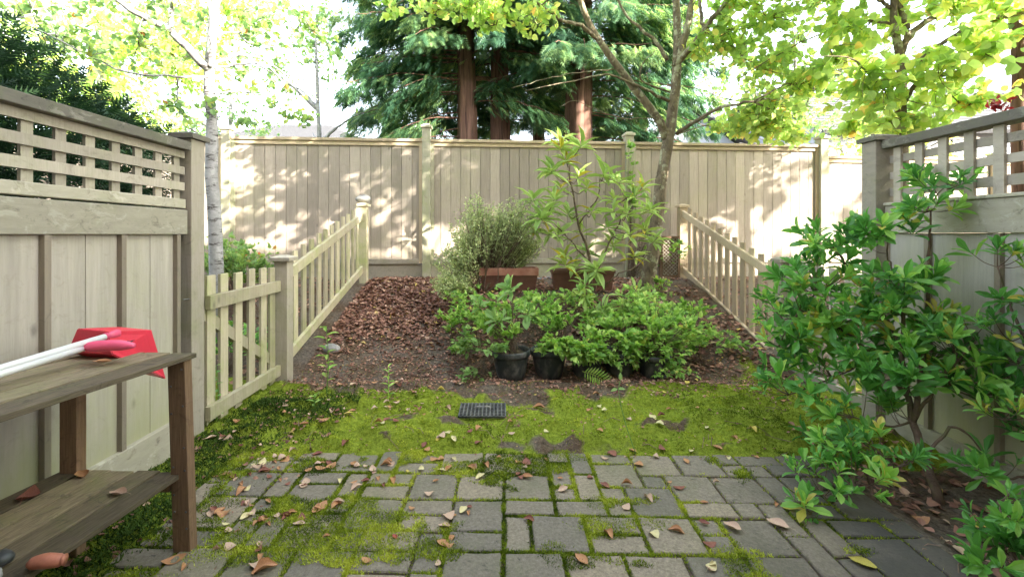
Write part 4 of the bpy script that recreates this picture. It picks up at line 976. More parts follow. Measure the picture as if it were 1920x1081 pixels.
# ------------------------------------------------------------------ pots and their plants
M['pot'] = simple("dark green plastic pot", (.04, .05, .052), .6, .35, 14, b2=(.20, .185, .16), lo=.46, hi=.82, stretch=(1, 1, .6), det=9)
M['potsoil'] = simple("potting soil", (.05, .035, .025), .95, .5, 60, bmp=1, bd=.01)
def pot(px, py, Yp, sc, label):
    x = (px - 935) * Yp / F; z = float(hgt(x, Yp)) + .002
    z = EYE - (py - 438) * Yp / F
    t = thing('plant_pot', (x, Yp, z), label, "plant pot", "dark pots in a row")
    pr = [(0.0, .0), (.098, .0), (.105, .004), (.126, .07), (.142, .15), (.149, .20), (.150, .215), (.166, .218), (.170, .226), (.170, .258), (.165, .266), (.157, .266), (.152, .26), (.150, .22), (.148, .2)]
    mb = MB(); mb.lathe((x, Yp, z), [(a * sc, c * sc) for a, c in pr], 36); mb.build('body', 'pot', t, smooth=True)
    t.rotation_euler = (random.uniform(-.03, .03), random.uniform(-.03, .03), random.random() * 6)
    mb = MB(); mb.lathe((x, Yp, z), [(.148 * sc, .222 * sc), (.09 * sc, .235 * sc), (.0, .238 * sc)], 20); mb.build('soil', 'potsoil', t)
    return np.array([x, Yp, z + .235 * sc])
pots = [pot(959, 712, 3.90, 1.0, "dark plastic plant pot at the left end of the row"), pot(1030, 707, 3.97, .96, "dark plastic plant pot second from the left in the row"),
        pot(1099, 712, 3.98, .90, "dark plastic plant pot in the middle of the row behind the fern"), pot(1162, 708, 4.0, .93, "dark plastic plant pot second from the right in the row"), pot(1226, 712, 3.97, .88, "dark plastic plant pot at the right end, nearly hidden by foliage")]
def bushy(name, label, root, blobs, leafm, L=.052, W=.58, per=5, cat="pot plant", T=LEAF, thin=.002, group="plants growing in the dark pots"):
    t = thing(name, root, label, cat, group); mb = MB(); lv = MB()
    for c, rad, cnt in blobs:
        c = np.array(c, float)
        for k in range(int(cnt * 1.3)):
            lsz = random.uniform(.6, 1.45)
            e = c + rdir(1)[0] * np.array(rad) * (1.05 + .35 * (random.random() < .2)) * random.random() ** .4
            h = np.array([0, 0, .25 * np.linalg.norm(e - root)])
            tw = curve([root + RNG.normal(size=3) * [.04, .04, 0], (root + e) / 2 + h * .5, e], 8, .003); mb.tube(tw, np.linspace(thin, thin * .5, len(tw)), 4, cap=False)
            d = unit(tw[-1] - tw[-3]); ntr = per
            for q in range(ntr):       # compound leaf: three to five leaflets at one joint
                j = tw[max(1, len(tw) - 1 - q // 2)] + RNG.normal(size=3) * .012
                dd = unit(d + rdir(1)[0] * .9 + [0, 0, .15]); m_ = 5
                sd = unit(np.cross(dd, [0, 0, 1.]) + 1e-6)
                fan = np.array([-1.1, -.55, 0, .55, 1.1])
                ax = dd[None] * np.cos(fan)[:, None] + sd[None] * np.sin(fan)[:, None] + RNG.normal(size=(m_, 3)) * .15
                scatter(lv, T, np.repeat((j + dd * .015)[None], m_, 0), ax, np.array([0, 0, 1.]) + RNG.normal(size=(m_, 3)) * .35, L * lsz * RNG.uniform(.6, 1.15, m_) * np.array([.6, .85, 1.1, .85, .6]), W, np.clip(RNG.normal(size=m_) * .12 + random.uniform(.2, .85), 0, 1))
    mb.build('stem', 'twig', t); lv.build('leaves', leafm, t)
bushy('leafy_plant', "bright leafy plant climbing out of the leftmost pot", pots[0], [(P(930, 600, 4.0), (.22, .15, .13), 26), (P(900, 560, 4.1), (.18, .15, .08), 13), (P(970, 570, 4.1), (.16, .15, .10), 13), (P(960, 625, 3.9), (.14, .12, .05), 8)], 'lf_pot')
bushy('trailing_plant', "pale trailing plant hanging left of the first pot to the ground", pots[0] + [-.1, -.06, 0], [(P(880, 640, 3.85), (.12, .08, .12), 14), (P(888, 700, 3.75), (.10, .07, .1), 14), (P(930, 650, 3.75), (.10, .05, .05), 10)], 'lf_big', L=.05, W=.7, per=2)
bushy('leafy_plant', "spreading leafy plant over the second pot from the left", pots[1], [(P(1040, 648, 3.86), (.17, .12, .06), 30)], 'lf_pot')
bushy('leafy_plant', "bright serrated foliage tumbling over the middle pot", pots[2], [(P(1090, 660, 3.82), (.2, .1, .07), 34), (P(1115, 630, 4.0), (.14, .14, .06), 12)], 'lf_pot')
bushy('leafy_plant', "leafy plant covering the second pot from the right", pots[3], [(P(1165, 655, 3.86), (.2, .12, .12), 34), (P(1150, 600, 4.15), (.18, .15, .10), 18)], 'lf_pot')
bushy('leafy_plant', "large mound of bright foliage spilling from the rightmost pot", pots[4], [(P(1250, 640, 3.95), (.26, .18, .2), 52), (P(1290, 610, 4.1), (.2, .2, .14), 18), (P(1240, 590, 4.25), (.24, .2, .14), 30), (P(1190, 570, 4.35), (.2, .2, .12), 22), (P(1255, 695, 3.8), (.15, .1, .06), 12), (P(1215, 640, 3.95), (.15, .1, .1), 12)], 'lf_pot')
# bed plants on the bank
def bed(name, label, px, py, Yq, blobs, leafm='lf_pot', **kw):
    r = P(px, py, Yq); r[2] = float(hgt(r[0], Yq)) - .01
    bushy(name, label, r, blobs, leafm, group="small plants in the bank bed", cat="plant", **kw)
bed('leafy_plant', "green leafy plant on the bank left of the terracotta trough", 890, 600, 4.4, [(P(880, 590, 4.4), (.2, .18, .08), 16), (P(860, 560, 4.7), (.12, .15, .08), 8)])
bed('leafy_plant', "ferny green plants on the bank between tree and right picket fence", 1300, 600, 4.6, [(P(1290, 580, 4.6), (.28, .2, .08), 20), (P(1330, 620, 4.4), (.2, .2, .06), 12)])
bed('leafy_plant', "leafy green plants on the bank behind the middle pots", 1120, 600, 4.45, [(P(1110, 600, 4.4), (.2, .18, .08), 16), (P(1170, 590, 4.5), (.2, .15, .1), 18)])
bed('leafy_plant', "feathery light green plants between the leftmost pot plant and the mound", 1045, 610, 4.3, [(P(1040, 600, 4.3), (.18, .15, .09), 18), (P(1010, 570, 4.5), (.2, .15, .08), 14), (P(1080, 560, 4.7), (.2, .15, .10), 16)])
bed('leafy_plant', "light green plants spilling down the bank beside the leaf litter", 850, 610, 4.4, [(P(850, 600, 4.4), (.14, .14, .09), 12), (P(870, 640, 4.1), (.12, .1, .06), 10)])
bed('leafy_plant', "bright seedlings on the bank in front of the brown trough", 1000, 590, 4.7, [(P(1000, 560, 4.7), (.22, .15, .07), 14), (P(1020, 590, 4.4), (.12, .1, .04), 6)])
bed('leafy_plant', "leafy mound at the right end of the bank by the fence", 1310, 650, 4.15, [(P(1300, 640, 4.15), (.18, .15, .07), 14), (P(1375, 640, 4.3), (.12, .12, .04), 5)])
bed('leafy_plant', "leafy seedlings growing at the foot of the mottled tree", 1230, 560, 5.2, [(P(1240, 540, 5.2), (.2, .1, .10), 12), (P(1275, 470, 5.3), (.12, .1, .1), 6)])
# climbing vine on the back fence post behind the mottled tree
r = np.array([bX(1178), Yb(bX(1178)) - .12, .62])
bushy('climbing_vine', "light green vine climbing the back fence post left of the tree", r, [((r[0] + .02, r[1], 1.9), (.08, .04, .5), 20), ((r[0] + .25, r[1] - .1, 1.5), (.18, .1, .3), 20), ((r[0] + .3, r[1] - .1, 1.0), (.2, .1, .3), 16), ((r[0], r[1] - .03, 2.45), (.07, .04, .2), 8)], 'lf_pot', L=.07, W=.7, per=2, cat="vine", group=None)
# large soft leaves above the first pot
B = P(965, 640, 4.05); B[2] = .1
shrub('broad_leaved_plant', "plant with large soft pale leaves rising behind the leftmost pot", B, [([B, P(960, 600, 4.0), P(962, 545, 3.95)], .005, .003), ([B, P(930, 600, 4.0), P(900, 575, 3.95)], .004, .002)],
      [(P(962, 540, 3.92), (.05, .04, .03), 3), (P(903, 572, 3.9), (.05, .04, .03), 3), (P(990, 590, 3.85), (.05, .04, .04), 3), (P(935, 600, 3.82), (.05, .04, .04), 2)], 'lf_big', .13, .55, nl=5, cat="plant", open_=1.3, droop=.2)

# terracotta trough and brown trough
def trough(label, xa, xb, ya, yb, z0, z1, mat, lip=.03, bodymat=None):
    t = thing('planter_trough', ((xa + xb) / 2, (ya + yb) / 2, z0), label, "planter")
    mb = MB(); th = .012; ins = .03
    V = []; 
    for z, d in ((z0, ins), (z1 - lip, 0)):
        V += [(xa + d, ya + d, z), (xb - d, ya + d, z), (xb - d, yb - d, z), (xa + d, yb - d, z)]
    mb.add(V, [(3, 2, 1, 0), (0, 1, 5, 4), (1, 2, 6, 5), (2, 3, 7, 6), (3, 0, 4, 7)])
    mb.build('body', bodymat or mat, t)
    mb = MB(); o = .012
    for a, c_ in (((xa - o, ya - o), (xb + o, ya + th)), ((xa - o, yb - th), (xb + o, yb + o)), ((xa - o, ya + th), (xa + th, yb - th)), ((xb - th, ya + th), (xb + o, yb - th))):
        mb.span((a[0], a[1], z1 - lip), (c_[0], c_[1], z1))
    mb.build('rim', mat, t, bev=.003)
    mb = MB(); mb.span((xa + .014, ya + .014, z1 - .06), (xb - .014, yb - .014, z1 - .02)); mb.build('soil', 'potsoil', t)
M['terra'] = simple("terracotta", (.46, .17, .11), .8, .35, 7, b2=(.50, .26, .18), det=9)
M['brownpl'] = simple("brown plastic", (.15, .065, .045), .5, .2, 12)
q = 5.12
trough("dark trough with an orange terracotta rim under the variegated shrub", -.21, .44, q, q + .22, .61, .865, 'terra', .085, 'brownpl')
trough("dark brown plastic trough behind the rhododendron stems", .62, 1.32, q + .05, q + .27, .58, .84, 'brownpl', .04)

# small brown trellis box by the right far post
t = thing('trellis_box', (2.25, 6.35, .6), "small brown box with diamond lattice front beside the right picket post", "trellis")
xa, xb, yq, za, zb = 2.28, 2.555, 6.40, .64, 1.22
mb = MB()
for a, c_ in (((xa, za), (xb, za + .03)), ((xa, zb - .03), (xb, zb)), ((xa, za + .031), (xa + .03, zb - .031)), ((xb - .03, za + .031), (xb, zb - .031))): mb.span((a[0], yq - .02, a[1]), (c_[0], yq + .02, c_[1]))
mb.build('frame', 'shelf_leg', t)
mb = MB()
for dr in (-1, 1):
    for k in np.arange(-.7, .9, .052):
        p0 = [xa + .03, za + .03 + k]; p1 = [xb - .03, za + .03 + k + (xb - xa - .06)]
        s0, s1 = max(0, (za + .03 - p0[1]) / (p1[1] - p0[1])), min(1, (zb - .03 - p0[1]) / (p1[1] - p0[1]))
        if s1 - s0 < .05: continue
        A = [p0[0] + (p1[0] - p0[0]) * s0, p0[1] + (p1[1] - p0[1]) * s0]; C_ = [p0[0] + (p1[0] - p0[0]) * s1, p0[1] + (p1[1] - p0[1]) * s1]
        if dr < 0: A[0] = xa + xb - A[0]; C_[0] = xa + xb - C_[0]
        mb.beam((A[0], yq + dr * .004, A[1]), (C_[0], yq + dr * .004, C_[1]), .007, .012, up=(0, 1, 0))
mb.build('lattice', 'fence_right', t)
mb = MB(); mb.span((xa + .01, yq + .03, za + .01), (xb - .01, yq + .09, zb - .01)); mb.build('back_panel', 'shelf_leg', t)
mb = MB(); mb.span((xa - .04, yq - .08, za - .10), (xb + .02, yq + .1, za - .004)); mb.build('base', 'rubber', t)

# ------------------------------------------------------------------ wooden shelf, left foreground
t = thing('wooden_shelf', (-1.48, 1.46, 0), "weathered two tier wooden shelf standing against the left fence", "shelf")
def sh(y, zf, zn): return zn + (zf - zn) * (y - 1.08) / .75
ya, yc = 1.05, 1.84
for (zf, zn, nm, yend) in ((.762, .80, 'top_shelf', yc), (.295, .345, 'lower_shelf', yc - .03)):
    mb = MB(); xw = np.linspace(-1.745, -1.215 if nm == 'top_shelf' else -1.25, 6)
    for i in range(5):
        dz = random.uniform(-.003, .003)
        mb.vbeam((xw[i] + .05, ya - .02, sh(ya, zf, zn) + dz), (xw[i] + .05, yend + random.uniform(-.008, .008), sh(yend, zf, zn) + dz), (xw[1] - xw[0]) - .010, .018)
    mb.build(nm, 'shelf_wood', t, bev=.002)
for (x, y, dx) in ((-1.255, 1.80, .012), (-1.255, 1.088, .0), (-1.69, 1.80, 0), (-1.69, 1.088, 0)):
    zt = sh(y, .752, .79)
    mb = MB(); h = .042
    front = x > -1.4
    w = .034; d = .022
    xx = x + (.0 if front else 0)
    V = []
    for z, o in ((-.02, dx), (zt, -dx)):
        V += [(xx - w + o, y - d, z), (xx + w + o, y - d, z), (xx + w + o, y + d, z), (xx - w + o, y + d, z)]
    if front:                 # the front legs reach the top board's face
        for i in (4, 5, 6, 7): pass
    mb.add(V, [(3, 2, 1, 0), (4, 5, 6, 7), (0, 1, 5, 4), (1, 2, 6, 5), (2, 3, 7, 6), (3, 0, 4, 7)])
    lg = mb.build('leg', 'shelf_leg', t, bev=.003)
    if x > -1.4 and y > 1.5:
        for z in np.linspace(.08, .72, 9):
            for s in (-1, 1):
                if random.random() < .7:
                    nb = MB(); nb.box((xx + s * .022 + dx * (1 - z / .38), y - d - .0015, z + random.uniform(-.02, .02)), (.006, .003, .006)); nb.build('nail_head', 'rubber', lg)
for y in (1.80, 1.088):
    for zf, zn in ((.742, .78), (.275, .325)):
        if zf > .5: continue
        mb = MB(); z = sh(y, zf, zn) - .012; mb.span((-1.652, y - .018, z - .03), (-1.294, y + .018, z + .012)); mb.build('cross_bar', 'shelf_leg', t, bev=.002)

# broom and dustpan
M['red'] = simple("red plastic", (.70, .035, .07), .35, .12, 8, bmp=.02)
M['pink'] = simple("pink plastic", (.80, .10, .20), .4, .12, 8, bmp=.02)
M['white_pl'] = simple("white plastic tube", (.75, .74, .72), .35, .05, 8, bmp=.02)
M['black_br'] = simple("black bristles", (.02, .02, .02), .8, .3, 60)
zt = .81
t = thing('dustpan', (-1.45, 1.8, zt), "red dustpan with long white handle lying on the top shelf", "dustpan")
A, B_ = P(205, 628, 1.72), P(0, 690, 1.36); d = unit(B_ - A)
mb = MB(); mb.tube([A, A + d * .95], .0115, 14); mb.build('handle', 'white_pl', t, smooth=True)
mb = MB(); mb.tube([A - d * .035, A + d * .02], [.016, .0135], 14); mb.build('socket', 'pink', t, smooth=True)
# scoop: open tray with back and side walls, lip hanging beyond the shelf end
def tri_quad(mb, pts, th=.003):
    pts = np.array(pts, float); nrm = np.cross(pts[1] - pts[0], pts[2] - pts[0]); nrm = nrm / np.linalg.norm(nrm) * th
    V = np.vstack([pts, pts - nrm]); k = len(pts)
    mb.add(V, [tuple(range(k)), tuple(range(k, 2 * k))[::-1]] + [(i, i + k, (i + 1) % k + k, (i + 1) % k) for i in range(k)])
s = np.array
bl, br = s([-1.640, 1.73, .805]), s([-1.450, 1.70, .80]); fl, fr = s([-1.640, 2.0, .655]), s([-1.450, 1.97, .625])
bl2, br2 = s([-1.615, 1.74, .885]), s([-1.475, 1.71, .88]); ul, ur = s([-1.630, 1.94, .850]), s([-1.465, 1.91, .843])
mb = MB()
tri_quad(mb, [bl, br, fr, fl]); tri_quad(mb, [bl, bl2, br2, br]); tri_quad(mb, [bl, fl, ul, bl2]); tri_quad(mb, [br, br2, ur, fr]); tri_quad(mb, [bl2, ul, ur, br2])
for k_ in np.linspace(.12, .88, 6):           # moulded ribs on the scoop's hood
    pa, pb = bl2 + (br2 - bl2) * k_, ul + (ur - ul) * k_
    mb.tube([pa + s([0, 0, .002]), pb + s([0, 0, .002])], .0025, 6)
mb.tube([fl, fr], .004, 6); mb.tube([ul, ur], .0035, 6)
mb.build('scoop', 'red', t, bev=.0015)
t = thing('broom', (-1.5, 1.7, zt), "pink headed broom with white handle lying beside the dustpan", "broom")
A = P(158, 652, 1.62); Bq = P(0, 701, 1.30); d = unit(Bq - A)
mb = MB(); mb.tube([A, A + d * .85], .0105, 12); mb.build('handle', 'white_pl', t, smooth=True)
mb = MB(); C0 = P(158, 650, 1.62); C1 = P(252, 647, 1.64)
mb.tube(curve([C0, (C0 + C1) / 2 + [0, 0, .004], C1], 10), [.010, .017, .019, .019, .019, .019, .019, .019, .017, .013, .009][:len(curve([C0, (C0 + C1) / 2, C1], 10))], 14); mb.build('head', 'pink', t, smooth=True)
mb = MB()
for k in range(160):
    p = C0 + (C1 - C0) * random.uniform(.15, .7) + [0, .014, -.004]; e = p + s([random.uniform(-.01, .01), .045, random.uniform(-.006, .012)]); mb.tube([p, e], .0012, 3, cap=False)
mb.build('bristles', 'black_br', t)
t = thing('hand_brush', (-1.58, 1.72, .9), "black brush tip poking up behind the red dustpan", "brush")
mb = MB(); p = P(158, 633, 1.9)
for k in range(60):
    a = p + s([random.uniform(-.03, .03), random.uniform(-.02, .02), -.05]); mb.tube([a, a + s([.03, 0, .075 - abs(random.gauss(0, .015))])], .0022, 3)
mb.build('bristles', 'black_br', t)

# things on the lower shelf
M['clay'] = simple("terracotta clay", (.42, .15, .09), .6, .2, 30)
M['stone_dark'] = simple("dark pebble", (.05, .055, .055), .5, .4, 20)
M['stone'] = simple("grey stone", (.32, .31, .29), .8, .3, 14)
zl = sh(1.3, .304, .354)
A, Bq = P(52, 985, 1.22), P(122, 992, 1.24); A[2] = zl + .022; Bq[2] = zl + .022
c = curve([A, A * .6 + Bq * .4 + [0, 0, .004], A * .2 + Bq * .8, Bq], 12)
mb = MB(); mb.tube(c, np.interp(np.linspace(0, 1, len(c)), [0, .1, .4, .75, .88, 1], [.008, .016, .019, .016, .012, .015]), 14)
tag(mb.build('clay_ornament', 'clay', smooth=True), "small rounded reddish clay piece lying on the lower shelf", "ornament")
def stone(p, sz, mat, name, label, seed):
    r_ = np.random.default_rng(seed); mb = MB(); nu, nv = 14, 9; V = []
    for i in range(nv + 1):
        for j in range(nu):
            th, ph = math.pi * i / nv, 2 * math.pi * j / nu
            dd = np.array([math.sin(th) * math.cos(ph), math.sin(th) * math.sin(ph), math.cos(th)])
            k = 1 + .22 * (float(fbm(dd[0] * 1.5 + seed, dd[1] * 1.5 + dd[2] + seed, 2)) - .5) * 2
            V.append(dd * k * np.array(sz) + p)
    f = [(i * nu + j, (i + 1) * nu + j, (i + 1) * nu + (j + 1) % nu, i * nu + (j + 1) % nu) for i in range(nv) for j in range(nu)]
    mb.add(V, f); o = mb.build(name, mat, smooth=True); tag(o, label, "stone"); return o
stone(s([-1.37, 1.245, zl + .018]), (.03, .028, .02), 'stone_dark', 'pebble', "dark smooth pebble beside the clay piece on the lower shelf", 3)
stone(s([-1.33, 1.19, zl + .014]), (.022, .02, .016), 'stone', 'pebble', "small grey pebble nearest the front edge of the lower shelf", 5)
p = P(622, 657, 4.35); p[2] = float(hgt(p[0], 4.35)) + .02
stone(p, (.085, .05, .05), 'stone', 'rock', "grey angular rock beside the sloping left picket fence", 9)
p = P(683, 361, 6.08); stone(s([-1.81, 6.08, 1.72]), (.10, .08, .052), 'stone', 'rock', "rounded stone lying on top of the far left picket post", 12)

# drain grate
t = thing('drain_cover', (-.10, 3.1, 0), "black plastic drain grate sunk in the moss and leaves", "drain")
cx, cy, cz = (905 - 935) * 3.13 / F, 3.13, float(max(hgt(-.10 + a_, 3.13 + b_) for a_ in (-.16, 0, .16) for b_ in (-.12, 0, .12))) + .007
mb = MB(); w = .16; hd = .12
for k in range(13): mb.span((cx - w + k * (2 * w - .008) / 12, cy - hd, cz - .012), (cx - w + k * (2 * w - .008) / 12 + .009, cy + hd, cz))
for k in range(10): mb.span((cx - w + .001, cy - hd + k * (2 * hd - .008) / 9, cz - .014), (cx + w - .001, cy - hd + k * (2 * hd - .008) / 9 + .008, cz - .002))
mb.build('grate', 'rubber', t)
mb = MB(); mb.tube(curve([(cx - .05, cy, cz), (cx - .04, cy, cz + .018), (cx + .04, cy, cz + .018), (cx + .05, cy, cz)], 9), .005, 8); mb.build('handle', M['stone'], t)

# ------------------------------------------------------------------ small weeds
def weed(label, px, py, Yq, h, n_, L, mat='lf_pot', W=.4, lean=(0, 0), name='seedling', size=None):
    r = P(px, py, Yq); r[2] = float(hgt(r[0], Yq)) - .01
    t = thing(name, r, label, "plant"); mb = MB(); lv = MB()
    top = r + [lean[0], lean[1], h]; c = curve([r, (r + top) / 2 + RNG.normal(size=3) * .01, top], 8); mb.tube(c, np.linspace(.004, .002, len(c)), 6)
    for k in range(n_):
        tt = .2 + .8 * k / max(1, n_ - 1); p = r + (top - r) * tt; a = k * 2.4
        ax = s([math.cos(a), math.sin(a), .35]); scatter(lv, LEAF, p[None], ax[None], s([[0, 0, 1.]]) + rdir(1) * .2, L * random.uniform(.7, 1.1), W, np.array([random.uniform(.3, .9)]))
    mb.build('stem', M['lf_pot'], t); lv.build('leaves', mat, t)
weed("tall leafy weed in the moss near the short left post", 612, 745, 3.45, .50, 16, .10)
weed("small light green weed at the edge of the soil left of the pots", 728, 760, 3.35, .26, 12, .07)
weed("low leafy weed at the foot of the left picket panel", 590, 770, 3.2, .12, 9, .06)
weed("ivy sprig growing up through the left picket panel", 405, 790, 2.95, .40, 14, .05, 'lf_shrub', .8)
# thin bare sprout on the moss at right
r = P(1192, 850, 2.58); r[2] = 0; t = thing('sprout', r, "single thin pale stem with three leaves standing in the moss", "plant")
mb = MB(); c = curve([r, P(1172, 790, 2.62), P(1160, 735, 2.66), P(1163, 712, 2.68)], 10); mb.tube(c, np.linspace(.003, .002, len(c)), 6); mb.build('stem', M['lf_big'], t)
lv = MB(); e = P(1163, 712, 2.68); f_ = P(1158, 728, 2.67)
scatter(lv, LEAF, s([f_, f_, e]), s([[-1, -.2, -.2], [1, -.3, 0.1], [.1, .2, 1.]]), s([[0, -.5, 1.]] * 2 + [[0, -1, .2]]), .045, .6, s([.9, .6, .9])); lv.build('leaves', 'lf_big', t)
# fern frond in front of the middle pot
r = P(1160, 700, 3.85); r[2] = .04; t = thing('fern', r, "single green fern frond in front of the middle pot", "fern")
c = curve([P(1145, 722, 3.78) , P(1120, 705, 3.72), P(1092, 695, 3.7)][::-1], 12); mb = MB(); mb.tube(c, .002, 5); mb.build('stem', M['lf_pot'], t); lv = MB()
for k in range(1, len(c)):
    for sg in (-1, 1):
        d = unit(c[k] - c[k - 1]); sd = s([d[2], 0, -d[0]]) * sg; Lf = .075 * (.45 + .7 * math.sin(math.pi * (k / len(c)) ** .8))
        for q in (0,): scatter(lv, LEAF, (c[k] - (c[k] - c[k - 1]) * q)[None], (sd + d * .35 + s([0, -.35, 0]))[None], s([[0, -1., .35]]), Lf, .22, s([random.uniform(.5, .9)]))
lv.build('leaves', 'lf_pot', t)
# low plants beyond the left picket fence
B = P(450, 520, 5.0); B[2] = float(hgt(B[0], 5.0))
bushy('leafy_shrub', "low green shrub with pale flower heads beyond the left picket panel", B, [(P(430, 480, 5.0), (.35, .3, .18), 44), (P(480, 500, 4.9), (.3, .25, .15), 34), (P(400, 500, 4.9), (.3, .3, .2), 34)], 'lf_green', L=.06, W=.6, per=5, cat="shrub", group=None)
B = P(430, 640, 4.0); B[2] = .02
bushy('ground_ivy', "dark green leaves low behind the left pickets", B, [(P(420, 620, 4.0), (.25, .3, .12), 20), (P(480, 640, 4.2), (.25, .3, .10), 20)], 'lf_shrub', L=.05, W=.7, per=3, cat="ivy", group=None)

# ------------------------------------------------------------------ leaf litter (uncountable) and single fallen leaves
def curled(nu=5, nv=7, curl=.6, bend=.4, seed=0):
    r_ = np.random.default_rng(seed); V = []; f = []
    for j in range(nv):
        v = j / (nv - 1); hw = .42 * math.sin(math.pi * min(1, v * .97 + .015)) ** .75 * (1.12 - .35 * v)
        for i in range(nu):
            u = i / (nu - 1) * 2 - 1
            x = hw * u; z = curl * (u * hw) ** 2 * 1.6 + bend * (v - .5) ** 2 + r_.normal() * .012
            V.append((x * (1 - .25 * curl * abs(u)), v, z))
    for j in range(nv - 1):
        for i in range(nu - 1): a = j * nu + i; f.append((a, a + 1, a + nu + 1, a + nu))
    # stalk
    b = len(V); V += [(-.008, .0, V[nu // 2][2]), (.008, 0, V[nu // 2][2]), (.02, -.28, .05), (.03, -.28, .05)]; f.append((b, b + 1, b + 3, b + 2))
    V = np.array(V); V[:, 1] -= .5; V[:, 2] -= V[:, 2].min()
    return V, f
CT = [curled(3, 4, .9, .5, 1), curled(3, 4, -.6, .6, 2), curled(3, 4, .4, -.4, 3)]
mb = MB()
def litter(n_, xr, yr, dens, L=(.030, .064), pile=.018):
    x = RNG.uniform(*xr, n_); y = RNG.uniform(*yr, n_); kk = RNG.random(n_) < dens(x, y); x, y = x[kk], y[kk]
    for k in range(3):
        a, c_ = x[k::3], y[k::3]; m_ = len(a); pos = np.stack([a, c_, hgt(a, c_) + RNG.random(m_) * pile + .002], -1)
        ax = np.stack([RNG.normal(size=m_), RNG.normal(size=m_), RNG.normal(size=m_) * .3], -1)
        nr = np.stack([RNG.normal(size=m_) * .26, RNG.normal(size=m_) * .26 - .08, np.ones(m_)], -1)
        scatter(mb, CT[k], pos, ax, nr, RNG.uniform(L[0], L[1], m_), RNG.uniform(.8, 1.2, m_), np.clip(RNG.beta(2, 2.2, m_) + (RNG.random(m_) > .97) * .5, 0, 1))
litter(8500, (-1.75, -.1), (4.3, 6.4), lambda x, y: np.clip(sstep(4.35, 5.1, y) * (.55 + fbm(x * 3, y * 3)) + .05, 0, 1) * (1 - .5 * sstep(-.7, -.3, x)))
litter(4200, (-.6, 2.58), (4.0, 6.5), lambda x, y: np.clip(.55 + (fbm(x * 3, y * 3) - .5) * 2, 0, 1), pile=.015)
litter(1500, (-1.75, 2.5), (3.55, 4.7), lambda x, y: .35 + 0 * x, (.018, .045), .005)
litter(2200, (-4.5, -1.9), (2.8, 6.3), lambda x, y: .6 + 0 * x)
litter(1500, (2.7, 5.5), (3.2, 6.5), lambda x, y: .6 + 0 * x)
litter(500, (1.8, 2.55), (1.3, 2.9), lambda x, y: .6 + 0 * x, (.025, .06), .01)
litter(13000, (-1.75, 2.5), (3.3, 5.0), lambda x, y: np.clip(.15 + sstep(3.3, 3.75, y) * (.3 + fbm(x * 4, y * 4)), 0, 1), (.009, .030), .004)
litter(1200, (-1.7, 2.3), (2.5, 3.5), lambda x, y: fbm(x * 5, y * 5) ** 2 * 1.6, (.008, .022), .006)
litter(450, (-1.8, -1.0), (1.2, 3.2), lambda x, y: .6 + 0 * x, (.015, .035), .012)
tag(mb.build('leaf_litter', 'lf_litter', base=(0, 5, .5)), "brown and russet leaf litter covering the bank and bed", "leaf litter", kind='stuff')
# dry twigs on the bank and moss
mb = MB()
for k in range(420):
    x, y = random.uniform(-.5, 2.5), random.uniform(3.85, 6.3)
    if k < 110: x, y = random.uniform(-1.7, 2.2), random.uniform(2.6, 4.2)
    if k > 380: x, y = random.uniform(1.6, 2.5), random.uniform(1.5, 2.8)
    a = random.uniform(0, 6.28); Lq = random.uniform(.04, .16); z = float(hgt(x, y)) + .008
    x2, y2 = x + math.cos(a) * Lq, y + math.sin(a) * Lq
    mb.tube([(x, y, z), ((x + x2) / 2, (y + y2) / 2 + .01, float(hgt((x + x2) / 2, (y + y2) / 2)) + .018), (x2, y2, float(hgt(x2, y2)) + .008)], .0018, 4)
M['litter_twig'] = simple("dry twigs", (.22, .14, .10), .8, .4, 20)
tag(mb.build('twig_litter', 'litter_twig', base=(0, 5, .5)), "dry brown twigs strewn over the bank and moss", "twigs", kind='stuff')

def fl(name, c1, c2, rough=.6):
    m, nt, b = newmat(name)
    n1 = noise(nt, 30, detail=5, rough=.7)
    c = mix(nt, ramp(nt, n1, [(.38, (0, 0, 0)), (.66, (1, 1, 1))]), c1, c2)
    nt.links.new(c, b.inputs["Base Color"]); b.inputs["Roughness"].default_value = rough; bump(nt, b, n1, .3, .003)
    return m
FLM = {'orange brown': fl("orange brown leaf", (.36, .16, .07), (.52, .28, .13)), 'dark red brown': fl("red brown leaf", (.16, .05, .035), (.30, .11, .07)),
       'pinkish tan': fl("pinkish tan leaf", (.46, .29, .20), (.58, .42, .31)), 'yellow': fl("yellow leaf", (.50, .37, .06), (.62, .50, .13)), 'pale yellow': fl("pale yellow leaf", (.58, .48, .22), (.66, .60, .36)),
       'crimson': fl("crimson leaf", (.35, .03, .04), (.48, .08, .09)), 'olive yellow': fl("olive yellow leaf", (.30, .26, .03), (.45, .38, .07))}
FL = {}
for cn, m in FLM.items():
    for v in range(4):
        V, f = curled(7, 9, [.9, -.5, 1.3, .3][v], [.5, .7, -.3, .9][v], 10 + v + len(cn))
        me = bpy.data.meshes.new('fallen_leaf'); me.from_pydata([tuple(q) for q in V], [], f); me.materials.append(m)
        me.polygons.foreach_set("use_smooth", np.ones(len(me.polygons), bool)); FL[cn, v] = me
def leafat(x, y, L, cn, label, z=None, rz=None, v=None, tilt=.16, group="fallen leaves scattered over moss and paving"):
    v = random.randrange(4) if v is None else v
    o = bpy.data.objects.new('fallen_leaf', FL[cn, v]); COL.objects.link(o)
    onp = y < 2.5 and -1.4 < x < 1.74
    zz = (.004 if onp else float(hgt(x, y)) + .010) if z is None else z
    o.location = (x, y, zz); o.scale = (L * random.uniform(.75, 1.05), L, L * random.uniform(.6, 1.1))
    o.rotation_euler = (random.uniform(-tilt, tilt), random.uniform(-tilt, tilt), random.uniform(0, 6.28) if rz is None else rz)
    tag(o, label, "leaf", group)
